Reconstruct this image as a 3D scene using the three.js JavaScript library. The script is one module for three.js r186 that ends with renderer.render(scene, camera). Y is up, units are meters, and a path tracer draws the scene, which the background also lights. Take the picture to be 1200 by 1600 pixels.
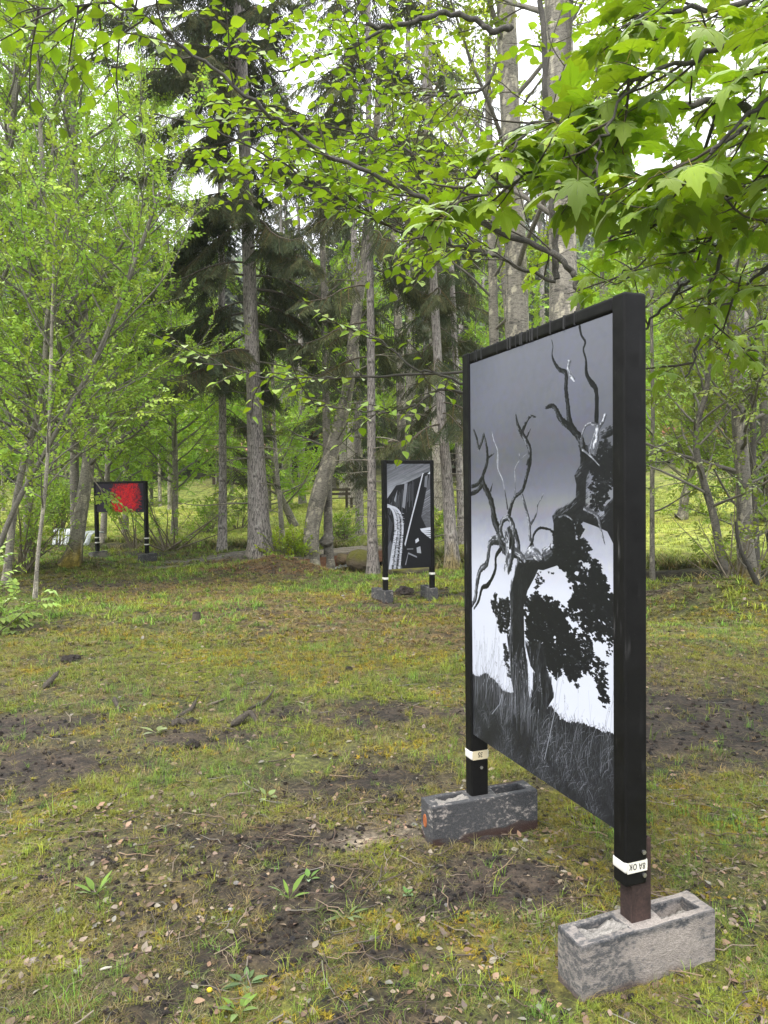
import * as THREE from 'three';
import { mergeGeometries } from 'three/addons/utils/BufferGeometryUtils.js';
import { RoundedBoxGeometry } from 'three/addons/geometries/RoundedBoxGeometry.js';

// ---------------------------------------------------------------- camera, sky, sun, exposure
const scene = new THREE.Scene();
const D2R = Math.PI / 180;
const camera = new THREE.PerspectiveCamera(69.65, 0.75, 0.05, 1500);
camera.position.set(0, 1.483, 0);
camera.rotation.set(-1.75 * D2R, 0, -0.7 * D2R, 'YXZ');
camera.updateMatrixWorld();
scene.add(camera);

const SKY_TOP = 1.65, SKY_LOW = 0.55;          // overcast: brighter overhead than at the horizon
{
  const W = 256, H = 128, a = new Float32Array(W * H * 4);
  for (let j = 0; j < H; j++) for (let i = 0; i < W; i++) {
    const el = ((j + 0.5) / H - 0.5) * Math.PI, az = (i + 0.5) / W * Math.PI * 2;
    const s = Math.max(0, Math.sin(el));
    const cl = Math.sin(az * 3 + el * 5) * 0.03 + Math.sin(az * 7 - el * 11 + 1) * 0.02;
    const b = (SKY_LOW + (SKY_TOP - SKY_LOW) * s) * (1 + cl);
    const k = (j * W + i) * 4;
    a[k] = b * 0.965; a[k + 1] = b * 0.985; a[k + 2] = b * 1.05; a[k + 3] = 1;
  }
  const t = new THREE.DataTexture(a, W, H, THREE.RGBAFormat, THREE.FloatType);
  t.mapping = THREE.EquirectangularReflectionMapping; t.magFilter = t.minFilter = THREE.LinearFilter;
  t.wrapS = THREE.RepeatWrapping; t.needsUpdate = true;
  scene.background = t; scene.environment = t;
}
const sun = new THREE.DirectionalLight(new THREE.Color(1, 0.94, 0.84), 1.5);
sun.position.set(-22, 60, 26); sun.target.position.set(0, 0, -8);
sun.castShadow = true; sun.shadow.radius = 40; sun.shadow.mapSize.set(2048, 2048);
Object.assign(sun.shadow.camera, { left: -30, right: 30, top: 30, bottom: -30, near: 1, far: 160 });
scene.add(sun, sun.target);

scene.fog = new THREE.FogExp2(new THREE.Color(0.86, 0.92, 0.9), 0.0006);

const renderer = new THREE.WebGLRenderer({ antialias: true });
renderer.setSize(768, 1024);
renderer.shadowMap.enabled = true;
renderer.toneMapping = THREE.LinearToneMapping;
renderer.toneMappingExposure = 2.2;

// ---------------------------------------------------------------- helpers
function mulberry(a) { return () => { a |= 0; a = a + 0x6D2B79F5 | 0; let t = Math.imul(a ^ a >>> 15, 1 | a); t = t + Math.imul(t ^ t >>> 7, 61 | t) ^ t; return ((t ^ t >>> 14) >>> 0) / 4294967296; }; }
const V = (x, y, z) => new THREE.Vector3(x, y, z);
const lerp = (a, b, t) => a + (b - a) * t;
const clamp = (x, a = 0, b = 1) => Math.min(b, Math.max(a, x));
const smooth = (a, b, x) => { const t = clamp((x - a) / (b - a)); return t * t * (3 - 2 * t); };
function hash(i, j, s) { let h = Math.imul(i, 374761393) + Math.imul(j, 668265263) + Math.imul(s, 974711) | 0; h = Math.imul(h ^ h >>> 13, 1274126177); return ((h ^ h >>> 16) >>> 0) / 4294967296; }
function vn(x, y, s = 0, px = 0, py = px) {                       // value noise, periodic when px > 0
  const xi = Math.floor(x), yi = Math.floor(y), fx = x - xi, fy = y - yi;
  const u = fx * fx * (3 - 2 * fx), v = fy * fy * (3 - 2 * fy);
  const m = (a, p) => p ? ((a % p) + p) % p : a;
  const x0 = m(xi, px), x1 = m(xi + 1, px), y0 = m(yi, py), y1 = m(yi + 1, py);
  return lerp(lerp(hash(x0, y0, s), hash(x1, y0, s), u), lerp(hash(x0, y1, s), hash(x1, y1, s), u), v);
}
function fbm(x, y, o = 4, s = 0, px = 0, py = px) {
  let a = 0.5, r = 0, n = 0;
  for (let k = 0; k < o; k++) { r += a * vn(x, y, s + k * 17, px, py); n += a; a *= 0.5; x *= 2; y *= 2; px *= 2; py *= 2; }
  return r / n;
}
// a sight line from where the photographer stood: the point at a given distance in front, or on the ground
function at(px, py, d) {
  const v = V((px - 600) / 1150, (800 - py) / 1150, -1).applyQuaternion(camera.quaternion);
  return v.multiplyScalar(d / -v.z).add(camera.position);
}
function onGround(px, py) {
  const v = V((px - 600) / 1150, (800 - py) / 1150, -1).applyQuaternion(camera.quaternion);
  return v.multiplyScalar(camera.position.y / Math.max(1e-3, -v.y)).add(camera.position);
}
const used = {};
const numbered = (n) => { const k = used[n] = (used[n] ?? -1) + 1; return k ? n + '_' + String(k).padStart(3, '0') : n; };
function shadows(o) { o.castShadow = o.receiveShadow = true; return o; }
function thing(name, label, category, pos, turn = 0, group) {
  const o = new THREE.Group(); o.name = numbered(name); o.userData = { label, category };
  if (group) o.userData.group = group;
  if (pos) o.position.copy(pos); o.rotation.y = turn; scene.add(o); return o;
}
function part(name, geo, m, parent, data) {
  const o = shadows(new THREE.Mesh(geo, m)); o.name = name; if (data) Object.assign(o.userData, data); parent.add(o); return o;
}
function lone(name, geo, m, label, category, group) {
  const o = part(numbered(name), geo, m, scene, { label, category }); if (group) o.userData.group = group; return o;
}
function structure(name, geo, m) { return part(numbered(name), geo, m, scene, { kind: 'structure' }); }
function instanced(name, geo, m, mats, cols, parent, data) {
  const o = shadows(new THREE.InstancedMesh(geo, m, mats.length)); o.name = name;
  mats.forEach((x, i) => { o.setMatrixAt(i, x); if (cols) o.setColorAt(i, cols[i]); });
  Object.assign(o.userData, { kind: 'stuff' }, data); parent.add(o); return o;
}
const lin = (r, g, b) => new THREE.Color().setRGB(r, g, b);

// geometry collector
class Mb {
  constructor() { this.p = []; this.n = []; this.u = []; this.c = []; this.i = []; this.k = 0; }
  v(x, y, z, nx, ny, nz, u, w, c) { this.p.push(x, y, z); this.n.push(nx, ny, nz); this.u.push(u, w); if (c) this.c.push(c[0], c[1], c[2]); else this.c.push(1, 1, 1); return this.k++; }
  geo(flat) {
    const g = new THREE.BufferGeometry();
    g.setAttribute('position', new THREE.Float32BufferAttribute(this.p, 3));
    g.setAttribute('normal', new THREE.Float32BufferAttribute(this.n, 3));
    g.setAttribute('uv', new THREE.Float32BufferAttribute(this.u, 2));
    g.setAttribute('color', new THREE.Float32BufferAttribute(this.c, 3));
    g.setIndex(this.i);
    if (flat) g.computeVertexNormals();
    return g;
  }
  // tube along points with radii; uv: whole tiles round, metres / tile along
  tube(pts, rad, sides = 6, tileW = 0.5, tileH = 1, bump = null, col = null, cap = true) {
    const n = pts.length; let len = 0; const start = this.k;
    const t0 = pts[1].clone().sub(pts[0]).normalize();
    let nx = Math.abs(t0.y) < 0.9 ? V(0, 1, 0).cross(t0).normalize() : V(1, 0, 0).cross(t0).normalize();
    const turns = Math.max(1, Math.round(2 * Math.PI * rad[0] / tileW));
    for (let a = 0; a < n; a++) {
      const t = pts[Math.min(a + 1, n - 1)].clone().sub(pts[Math.max(a - 1, 0)]).normalize();
      nx.addScaledVector(t, -nx.dot(t)).normalize();
      const b = t.clone().cross(nx);
      if (a) len += pts[a].distanceTo(pts[a - 1]);
      for (let s = 0; s <= sides; s++) {
        const th = s / sides * Math.PI * 2, c = Math.cos(th), q = Math.sin(th);
        let r = rad[a]; if (bump) r *= bump(len, s === sides ? 0 : th);
        const x = nx.x * c + b.x * q, y = nx.y * c + b.y * q, z = nx.z * c + b.z * q;
        this.v(pts[a].x + x * r, pts[a].y + y * r, pts[a].z + z * r, x, y, z, s / sides * turns, len / tileH, col && (Array.isArray(col) ? col : col(a / (n - 1), th, len)));
      }
    }
    const w = sides + 1;
    for (let a = 0; a < n - 1; a++) for (let s = 0; s < sides; s++) {
      const o = start + a * w + s; this.i.push(o, o + 1, o + w, o + 1, o + w + 1, o + w);
    }
    if (cap) { const e = start + (n - 1) * w; for (let s = 1; s < sides - 1; s++) this.i.push(e, e + s, e + s + 1); }
    return this;
  }
}
function spline(pts, n) { const c = new THREE.CatmullRomCurve3(pts, false, 'centripetal'); return Array.from({ length: n + 1 }, (_, i) => c.getPoint(i / n)); }
function boxUv(g, su, sv) {                                         // uv in metres from the face direction
  g = g.index ? g.toNonIndexed() : g; g.computeVertexNormals();
  const p = g.attributes.position, n = g.attributes.normal, u = new Float32Array(p.count * 2);
  for (let i = 0; i < p.count; i++) {
    const ax = Math.abs(n.getX(i)), ay = Math.abs(n.getY(i)), az = Math.abs(n.getZ(i));
    if (ay > ax && ay > az) { u[2 * i] = p.getZ(i) / su; u[2 * i + 1] = p.getX(i) / sv + 0.56; }
    else if (ax > az) { u[2 * i] = p.getZ(i) / su; u[2 * i + 1] = p.getY(i) / sv; }
    else { u[2 * i] = p.getX(i) / su + 0.31; u[2 * i + 1] = p.getY(i) / sv; }
  }
  g.setAttribute('uv', new THREE.BufferAttribute(u, 2)); return g;
}

// ---------------------------------------------------------------- textures
function dataTex(w, h, fn, srgb = true) {
  const a = new Uint8Array(w * h * 4);
  for (let j = 0; j < h; j++) for (let i = 0; i < w; i++) {
    const c = fn(i / w, j / h, i, j), k = (j * w + i) * 4;
    a[k] = clamp(c[0]) * 255; a[k + 1] = clamp(c[1]) * 255; a[k + 2] = clamp(c[2]) * 255; a[k + 3] = 255;
  }
  const t = new THREE.DataTexture(a, w, h); t.wrapS = t.wrapT = THREE.RepeatWrapping;
  t.magFilter = THREE.LinearFilter; t.minFilter = THREE.LinearMipmapLinearFilter; t.generateMipmaps = true;
  if (srgb) t.colorSpace = THREE.SRGBColorSpace; t.needsUpdate = true; return t;
}
function pair(w, h, fn) {                                           // colour map and height map from one function -> [r, g, b, height]
  const store = new Float32Array(w * h);
  const c = dataTex(w, h, (u, v, i, j) => { const q = fn(u, v); store[j * w + i] = q[3]; return q; });
  const b = dataTex(w, h, (u, v, i, j) => { const q = store[j * w + i]; return [q, q, q]; }, false);
  return [c, b];
}
const [soilC, soilB] = pair(1024, 1024, (u, v) => {
  const a = fbm(u * 8, v * 8, 4, 1, 8), b = fbm(u * 64, v * 64, 3, 2, 64), c = vn(u * 256, v * 256, 3, 256);
  const crumb = clamp((b - 0.35) * 2.2), fleck = c > 0.93 ? 0.22 : 0;
  const h = 0.3 * a + 0.45 * crumb + 0.25 * c, l = 0.42 + 0.5 * (h - 0.4) + 0.25 * (a - 0.5) + fleck;
  return [l * 1.02 + fleck * 0.2, l, l * 0.96, h];
});
const [spruceC, spruceB] = pair(512, 1024, (u, v) => {              // scaly reddish grey bark
  const wob = fbm(u * 6, v * 6, 3, 9, 6) * 0.8;
  const a = fbm(u * 14 + wob, v * 10 + wob, 3, 4, 14, 10), b = fbm(u * 40, v * 22, 3, 5, 40, 22), c = vn(u * 128, v * 200, 6, 128, 200);
  const cr = smooth(0.36, 0.52, b) * 0.7 + 0.3 * a, lichen = smooth(0.6, 0.8, fbm(u * 10, v * 10, 4, 12, 10)) * (0.4 + 0.6 * c);
  const l = 0.34 + 0.33 * cr + 0.1 * (c - 0.5), d = lichen * 0.16;
  return [l * 1.03 + d, l * 0.98 + d * 1.05, l * 0.95 + d * 0.98, cr * 0.8 + c * 0.2];
});
const [paleC, paleB] = pair(512, 1024, (u, v) => {                  // pale grey bark with cross bands
  const wob = fbm(u * 4, v * 4, 3, 21, 4) * 1.4;
  const band = fbm(u * 9 + wob * 0.3, v * 80 + wob * 2, 3, 22, 9, 80), fine = fbm(u * 10, v * 150, 2, 23, 10, 150), blot = fbm(u * 7, v * 9, 4, 24, 7, 9), grain = vn(u * 140, v * 240, 25, 140, 240);
  const dark = smooth(0.58, 0.76, band) * 0.2 + smooth(0.55, 0.8, fine) * 0.2;
  const lich = smooth(0.52, 0.66, blot);
  const l = 0.52 + 0.17 * lich - dark * 0.55 + 0.2 * (grain - 0.5) - 0.1 * smooth(0.55, 0.7, fbm(u * 5, v * 3, 3, 29, 5, 3));
  return [l * 1.02, l * 0.98, l * (0.9 - 0.03 * lich), 0.6 - dark + 0.3 * grain];
});
const [darkC, darkB] = pair(256, 512, (u, v) => {                   // smooth dark bark with pale spots
  const a = fbm(u * 6, v * 12, 4, 31, 6, 12), b = fbm(u * 22, v * 60, 3, 32, 22, 60), g = vn(u * 90, v * 160, 33, 90, 160);
  const spot = smooth(0.62, 0.75, b) * 0.16, l = 0.4 + 0.16 * a + spot + 0.08 * (g - 0.5);
  return [l * 1.02, l * 0.98, l * 0.9, b * 0.6 + g * 0.4];
});
const bark = {
  spruce: new THREE.MeshStandardMaterial({ name: 'spruce bark', map: spruceC, bumpMap: spruceB, bumpScale: 0.008, roughness: 0.95, vertexColors: true }),
  pale: new THREE.MeshStandardMaterial({ name: 'pale bark', map: paleC, bumpMap: paleB, bumpScale: 0.003, roughness: 0.9, vertexColors: true }),
  dark: new THREE.MeshStandardMaterial({ name: 'dark bark', map: darkC, bumpMap: darkB, bumpScale: 0.002, roughness: 0.85, vertexColors: true }),
};
const twigMat = new THREE.MeshStandardMaterial({ name: 'dead twig', color: lin(0.2, 0.17, 0.14), roughness: 0.95 });
const leafMat = new THREE.MeshPhysicalMaterial({ name: 'leaf', color: lin(1, 1, 1), vertexColors: true, roughness: 0.85, transmission: 0.5, thickness: 0, side: THREE.DoubleSide, specularIntensity: 0.5 });
const glossLeaf = new THREE.MeshPhysicalMaterial({ name: 'near leaf', color: lin(1, 1, 1), vertexColors: true, roughness: 0.8, transmission: 0.55, thickness: 0, side: THREE.DoubleSide, clearcoat: 0.45, clearcoatRoughness: 0.5, specularIntensity: 0.5 });
const needleMat = new THREE.MeshStandardMaterial({ name: 'needles', color: lin(1, 1, 1), vertexColors: true, roughness: 0.8, side: THREE.DoubleSide });
const bladeMat = new THREE.MeshPhysicalMaterial({ name: 'blade', color: lin(1, 1, 1), vertexColors: true, roughness: 0.85, transmission: 0.35, thickness: 0, side: THREE.DoubleSide, specularIntensity: 0.25 });
const woodMat = (r, g, b) => new THREE.MeshStandardMaterial({ color: lin(r, g, b), map: darkC, roughness: 0.9, bumpMap: darkB, bumpScale: 0.004 });
// ---------------------------------------------------------------- the ground
const STREAM = [[-40, -34], [-14, -23], [-5.4, -19.4], [-1.2, -17.4], [1.3, -15.2], [4.6, -12.3], [8, -11.4], [16, -11], [40, -8]];
function streamSide(x, z) {                                         // signed distance from the stream: > 0 beyond it
  let best = 1e9, sign = 1;
  for (let i = 0; i < STREAM.length - 1; i++) {
    const [ax, az] = STREAM[i], [bx, bz] = STREAM[i + 1], dx = bx - ax, dz = bz - az;
    const t = clamp(((x - ax) * dx + (z - az) * dz) / (dx * dx + dz * dz)), ex = x - ax - t * dx, ez = z - az - t * dz, d = Math.hypot(ex, ez);
    if (d < best) { best = d; sign = dx * ez - dz * ex < 0 ? 1 : -1; }
  }
  return best * sign;
}
const mounds = [];                                                  // x, z, radius x, radius z, height
const addMound = (px, py, rx, rz, h) => { const p = onGround(px, py); mounds.push([p.x, p.z, rx, rz, h]); };
addMound(440, 893, 1.0, 1.0, 0.34); addMound(405, 872, 1.1, 0.9, 0.2); addMound(112, 888, 1.0, 0.9, 0.22); addMound(1110, 938, 0.9, 0.5, 0.26); addMound(1165, 950, 0.9, 0.9, 0.2);
addMound(200, 868, 1.2, 0.5, 0.08); addMound(540, 877, 1.2, 1.9, -0.34); addMound(1040, 946, 1.2, 1.4, -0.16);
function height(x, z) {
  const s = streamSide(x, z), w = 0.75 + 0.25 * Math.sin(x * 0.9) + 0.3 * (fbm(x * 0.5, z * 0.5, 2, 71) - 0.5);
  let y = (fbm(x * 0.35, z * 0.35, 3, 51) - 0.5) * 0.16 * smooth(2.5, 9, Math.hypot(x, z)) + (fbm(x * 1.6, z * 1.6, 3, 52) - 0.5) * 0.06;
  if (Math.hypot(x, z) < 7) { const k = 1 - smooth(3, 7, Math.hypot(x, z)); y += (fbm(x * 14, z * 14, 3, 53) - 0.5) * 0.028 * k + (fbm(x * 5, z * 5, 2, 54) - 0.5) * 0.03 * k; y *= 1 - 0.6 * Math.exp(-((x - 0.6) ** 2 + (z + 2.7) ** 2) * 3); }
  for (const [mx, mz, rx, rz, h] of mounds) y += h * Math.exp(-(((x - mx) / rx) ** 2 + ((z - mz) / rz) ** 2)) * (0.75 + 0.5 * fbm(x * 3, z * 3, 3, 55));
  y += 0.16 * smooth(w * 0.8, w + 1.4, s) + 0.046 * Math.max(0, s - 1.2) * smooth(1, 6, s) + 0.05 * Math.max(0, s - 14);
  y += smooth(6, 12, s) * (fbm(x * 0.16, z * 0.16, 3, 56) - 0.5) * 0.9;
  y += 34 * smooth(45, 190, s) + 60 * smooth(120, 420, s) + smooth(60, 160, s) * (fbm(x * 0.02, z * 0.02, 4, 57) - 0.5) * 20;
  return y - 0.55 * (1 - smooth(w * 0.55, w, Math.abs(s)));
}
// what grows where: each patch is [px, py, radius across, radius deep, kind]
const patches = [[430, 1392, 0.42, 0.3, 'mud'], [350, 1310, 0.32, 0.25, 'mud'], [490, 1320, 0.3, 0.2, 'mud'], [850, 1350, 0.3, 0.25, 'mud'], [700, 1400, 0.3, 0.16, 'mud'], [600, 1118, 0.7, 0.2, 'mud'],
  [690, 1115, 0.4, 0.2, 'mud'], [310, 1155, 0.5, 0.2, 'mud'], [110, 1195, 0.4, 0.16, 'mud'], [40, 1135, 0.35, 0.18, 'mud'], [520, 1215, 0.5, 0.22, 'mud'], [250, 1130, 0.3, 0.15, 'mud'], [400, 1115, 0.3, 0.15, 'mud'], [90, 1590, 0.1, 0.1, 'mud'], [280, 1560, 0.22, 0.12, 'mud'], [640, 1530, 0.2, 0.1, 'mud'],
  [1090, 1130, 0.75, 0.36, 'mud'], [1180, 1165, 0.6, 0.36, 'mud'], [1030, 1095, 0.5, 0.3, 'mud'], [1250, 1200, 0.7, 0.4, 'mud'], [1110, 1040, 1.2, 0.5, 'litter'], [1040, 935, 1.2, 0.5, 'litter'],
  [125, 912, 1.5, 0.9, 'mud'], [60, 985, 1.4, 0.6, 'mud'], [230, 965, 0.5, 0.25, 'mud'], [215, 870, 0.7, 0.35, 'mud'], [110, 1030, 0.4, 0.2, 'mud'], [700, 925, 0.7, 0.4, 'mud'], [290, 922, 1.0, 0.6, 'straw'],
  [250, 915, 1.2, 0.5, 'straw'], [400, 935, 1.4, 0.6, 'straw'], [520, 962, 1.4, 0.5, 'straw'], [620, 985, 1.2, 0.4, 'straw'], [710, 1000, 0.8, 0.4, 'straw'], [440, 890, 1.3, 1.2, 'needle'], [410, 880, 1.0, 0.8, 'needle'], [620, 945, 0.5, 0.2, 'mud'],
  [640, 1296, 0.16, 0.1, 'sand'], [600, 1318, 0.14, 0.07, 'sand'], [330, 877, 1.1, 0.3, 'gravel'], [375, 872, 0.7, 0.3, 'gravel'], [280, 885, 0.5, 0.2, 'gravel'],
  [130, 1460, 0.2, 0.1, 'moss'], [60, 1440, 0.2, 0.1, 'moss'], [560, 1340, 0.15, 0.07, 'moss'], [350, 1430, 0.15, 0.08, 'moss'], [1000, 1540, 0.22, 0.2, 'moss'], [640, 1450, 0.16, 0.1, 'moss'], [1150, 1260, 0.6, 0.3, 'moss'], [880, 1500, 0.2, 0.2, 'moss'], [780, 1190, 0.2, 0.14, 'moss'],
  [250, 1025, 1.2, 0.5, 'moss'], [330, 1040, 1.0, 0.4, 'moss'], [480, 1030, 1.2, 0.4, 'moss'], [620, 1040, 1.0, 0.4, 'moss'], [120, 1000, 0.9, 0.4, 'moss'], [200, 1240, 0.4, 0.2, 'moss'], [1040, 1540, 0.3, 0.25, 'moss'], [1150, 1560, 0.3, 0.3, 'moss'],
  [190, 972, 0.9, 0.35, 'grass'], [300, 1110, 0.3, 0.2, 'grass'], [60, 1570, 0.14, 0.08, 'grass'], [420, 1190, 0.3, 0.2, 'grass'], [900, 1290, 0.25, 0.25, 'grass'], [1060, 1270, 0.3, 0.3, 'grass'], [1130, 1450, 0.3, 0.4, 'grass'], [560, 1570, 0.5, 0.08, 'grass'], [760, 1570, 0.4, 0.1, 'grass'], [430, 1010, 1.2, 0.4, 'grass'], [250, 990, 1.0, 0.3, 'grass'],
].map(([px, py, rx, rz, k]) => { const p = onGround(px, py); return [p.x, p.z, rx, rz, k]; });
function cover(x, z) {
  const s = streamSide(x, z), d = Math.hypot(x, z);
  const n1 = fbm(x * 1.1, z * 1.1, 4, 61), n2 = fbm(x * 2.6 + 7, z * 2.6, 4, 62), n3 = fbm(x * 0.5, z * 0.5, 3, 63);
  const wx = x + (fbm(x * 3, z * 3, 3, 64) - 0.5) * 0.5, wz = z + (fbm(x * 3, z * 3, 3, 65) - 0.5) * 0.5;
  const k = { mud: 0, moss: 0, grass: 0, straw: 0, needle: 0, sand: 0, gravel: 0, litter: 0 };
  for (const [px, pz, rx, rz, t] of patches) { const q = ((wx - px) / rx) ** 2 + ((wz - pz) / rz) ** 2; if (q < 6) k[t] = Math.max(k[t], Math.exp(-q * 0.8)); }
  let mud = clamp(smooth(0.54, 0.7, n1) * 0.72 * (1 - 0.55 * smooth(4, 9, d)) + k.mud * 0.92 - k.moss * 0.6 - k.grass * 0.7);
  let moss = clamp(smooth(0.46, 0.66, n2) * 0.9 + k.moss * 1.1 - k.mud * 0.92);
  let grass = clamp(0.25 + smooth(0.35, 0.65, n3) * 0.5 + smooth(6, 12, d) * 0.35 + k.grass * 0.8 - mud * 0.85 - k.straw * 0.95 - k.needle * 0.9 - k.sand - k.gravel - k.litter * 0.5);
  if (s > 0) { mud *= 0.3; grass = clamp(0.75 + 0.3 * n3); moss = clamp(0.3 + n2 * 0.6); }
  return { s, d, mud, moss, grass, straw: k.straw, needle: k.needle, sand: k.sand, gravel: k.gravel, litter: k.litter, n1, n2, n3 };
}
{
  const NX = 520, NZ = 560, pos = new Float32Array((NX + 1) * (NZ + 1) * 3), col = new Float32Array(pos.length), uv = new Float32Array((NX + 1) * (NZ + 1) * 2), idx = [];
  const B = Math.asinh(420 / 3);
  const mix = (c, t, r, g, b) => { c[0] = lerp(c[0], r, t); c[1] = lerp(c[1], g, t); c[2] = lerp(c[2], b, t); };
  for (let j = 0; j <= NZ; j++) for (let i = 0; i <= NX; i++) {
    const x = 3 * Math.sinh(B * (2 * i / NX - 1)), z = 2.5 - 4 * (Math.exp(Math.log(150) * j / NZ) - 1), k = j * (NX + 1) + i;
    const y = height(x, z), c = cover(x, z), q = [0.115, 0.092, 0.046];
    mix(q, c.moss * 0.85, 0.27, 0.235, 0.035);
    mix(q, c.grass * 0.7, 0.16, 0.2, 0.035);
    mix(q, c.mud * 0.9, 0.074, 0.055, 0.044);
    mix(q, c.straw * 0.95, 0.2, 0.14, 0.065);
    mix(q, c.litter * 0.7, 0.11, 0.085, 0.058);
    mix(q, c.needle * 0.85, 0.15, 0.085, 0.04);
    mix(q, c.sand * 0.9, 0.34, 0.29, 0.24); mix(q, clamp(c.gravel * 1.4), 0.3, 0.28, 0.26);
    if (c.s > 0.3) mix(q, smooth(0.3, 3, c.s) * 0.8, 0.36 * (0.8 + 0.4 * c.n1), 0.41 * (0.8 + 0.4 * c.n2), 0.08);
    if (Math.abs(c.s) < 1.1) mix(q, 1 - smooth(0.5, 1.1, Math.abs(c.s)), 0.05, 0.042, 0.025);
    mix(q, smooth(19, 34, c.s + 8 * (c.n3 - 0.5)), 0.085, 0.09, 0.035);
    const f = lerp(2.5, 4.8, smooth(0.3, 3, c.s)) * (0.85 + 0.3 * fbm(x * 8, z * 8, 2, 66));
    pos.set([x, y, z], k * 3); col.set(q.map((t) => t * f), k * 3); uv.set([x / 1.3, z / 1.3], k * 2);
    if (i < NX && j < NZ) idx.push(k, k + 1, k + NX + 1, k + 1, k + NX + 2, k + NX + 1);
  }
  const g = new THREE.BufferGeometry();
  g.setAttribute('position', new THREE.BufferAttribute(pos, 3)); g.setAttribute('color', new THREE.BufferAttribute(col, 3)); g.setAttribute('uv', new THREE.BufferAttribute(uv, 2));
  g.setIndex(idx); g.computeVertexNormals();
  structure('ground', g, new THREE.MeshStandardMaterial({ name: 'soil', map: soilC, bumpMap: soilB, bumpScale: 0.009, roughness: 0.95, vertexColors: true }));
}
// the stream
{
  const c = spline(STREAM.map(([x, z]) => V(x, -0.24, z)), 160), m = new Mb();
  c.forEach((p, i) => {
    const t = c[Math.min(i + 1, 160)].clone().sub(c[Math.max(i - 1, 0)]).normalize(), n = V(-t.z, 0, t.x);
    for (const e of [-1, 1]) m.v(p.x + n.x * e * 1.15, p.y, p.z + n.z * e * 1.15, 0, 1, 0, i / 8, e);
    if (i < 160) { const o = i * 2; m.i.push(o, o + 2, o + 1, o + 1, o + 2, o + 3); }
  });
  const rip = dataTex(256, 256, (u, v) => { const q = fbm(u * 10, v * 24, 3, 81, 10, 24); return [q, q, q]; }, false);
  structure('stream_water', m.geo(), new THREE.MeshPhysicalMaterial({ name: 'water', color: lin(0.07, 0.066, 0.04), roughness: 0.12, bumpMap: rip, bumpScale: 0.02, specularIntensity: 1 }));
}

// ---------------------------------------------------------------- leaves and sprigs
function leafInto(m, o, dir, up, len, wid, col, fold = 0.25, detail = 0) {
  const side = dir.clone().cross(up).normalize(), n = side.clone().cross(dir).normalize();
  const P = (a, b) => o.clone().addScaledVector(dir, a * len).addScaledVector(side, b * wid).addScaledVector(n, Math.abs(b) * wid * fold - a * a * len * 0.15);
  const put = (p, s) => m.v(p.x, p.y, p.z, n.x + side.x * s * 0.3, n.y + side.y * s * 0.3, n.z + side.z * s * 0.3, 0, 0, col);
  if (!detail) {
    const b = put(P(0, 0), 0), t = put(P(1, 0), 0), l = put(P(0.42, -0.5), 1), r = put(P(0.42, 0.5), -1);
    m.i.push(b, t, l, b, r, t);
  } else {
    const prof = [[0.1, 0.24], [0.32, 0.49], [0.56, 0.45], [0.8, 0.24]];
    const mid = [0, 0.1, 0.32, 0.56, 0.8, 1].map((a) => put(P(a, 0), 0));
    for (const s of [-1, 1]) {
      const e = prof.map(([a, b]) => put(P(a, b * s), -s));
      const tri = (a, b, c) => s < 0 ? m.i.push(a, b, c) : m.i.push(a, c, b);
      tri(mid[0], mid[1], e[0]); tri(mid[4], mid[5], e[3]);
      for (let k = 0; k < 3; k++) { tri(mid[k + 1], mid[k + 2], e[k]); tri(mid[k + 2], e[k + 1], e[k]); }
    }
  }
}
function sprig(seed, n, L, len, wid, twig = true, detail = 0) {     // leaves set alternately along a little twig that points along +y
  const r = mulberry(seed), m = new Mb(), brown = [0.5, 0.25, 0.45];
  if (twig) m.tube([V(0, 0, 0), V(0.01, L * 0.5, 0.008), V(0, L, -0.004)], [0.003, 0.002, 0.001], 3, 1, 1, null, brown, false);
  for (let k = 0; k < n; k++) {
    const f = (k + 0.6) / n, a = (k % 2 ? 1 : -1) * (k === n - 1 ? 0.15 : lerp(1.0, 0.6, f)) + (r() - 0.5) * 0.5;
    const dir = V(Math.sin(a), Math.cos(a), (r() - 0.6) * 0.7).normalize(), up = V((r() - 0.5) * 0.9, (r() - 0.5) * 0.5, 1).normalize();
    const s = 0.7 + r() * 0.6, t = 0.8 + r() * 0.4;
    leafInto(m, V(0, L * f, 0).addScaledVector(dir, 0.008), dir, up, len * s, wid * s, [t, t, t * (0.7 + 0.5 * r())], 0.3, detail);
  }
  return m.geo();
}
const smallSprigs = [1, 2, 3].map((s) => sprig(s, 8, 0.2, 0.06, 0.042));
const midSprigs = [4, 5].map((s) => sprig(s, 12, 0.42, 0.085, 0.06));
const farSprigs = [6, 7].map((s) => sprig(s, 16, 0.7, 0.15, 0.11, false));
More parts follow.
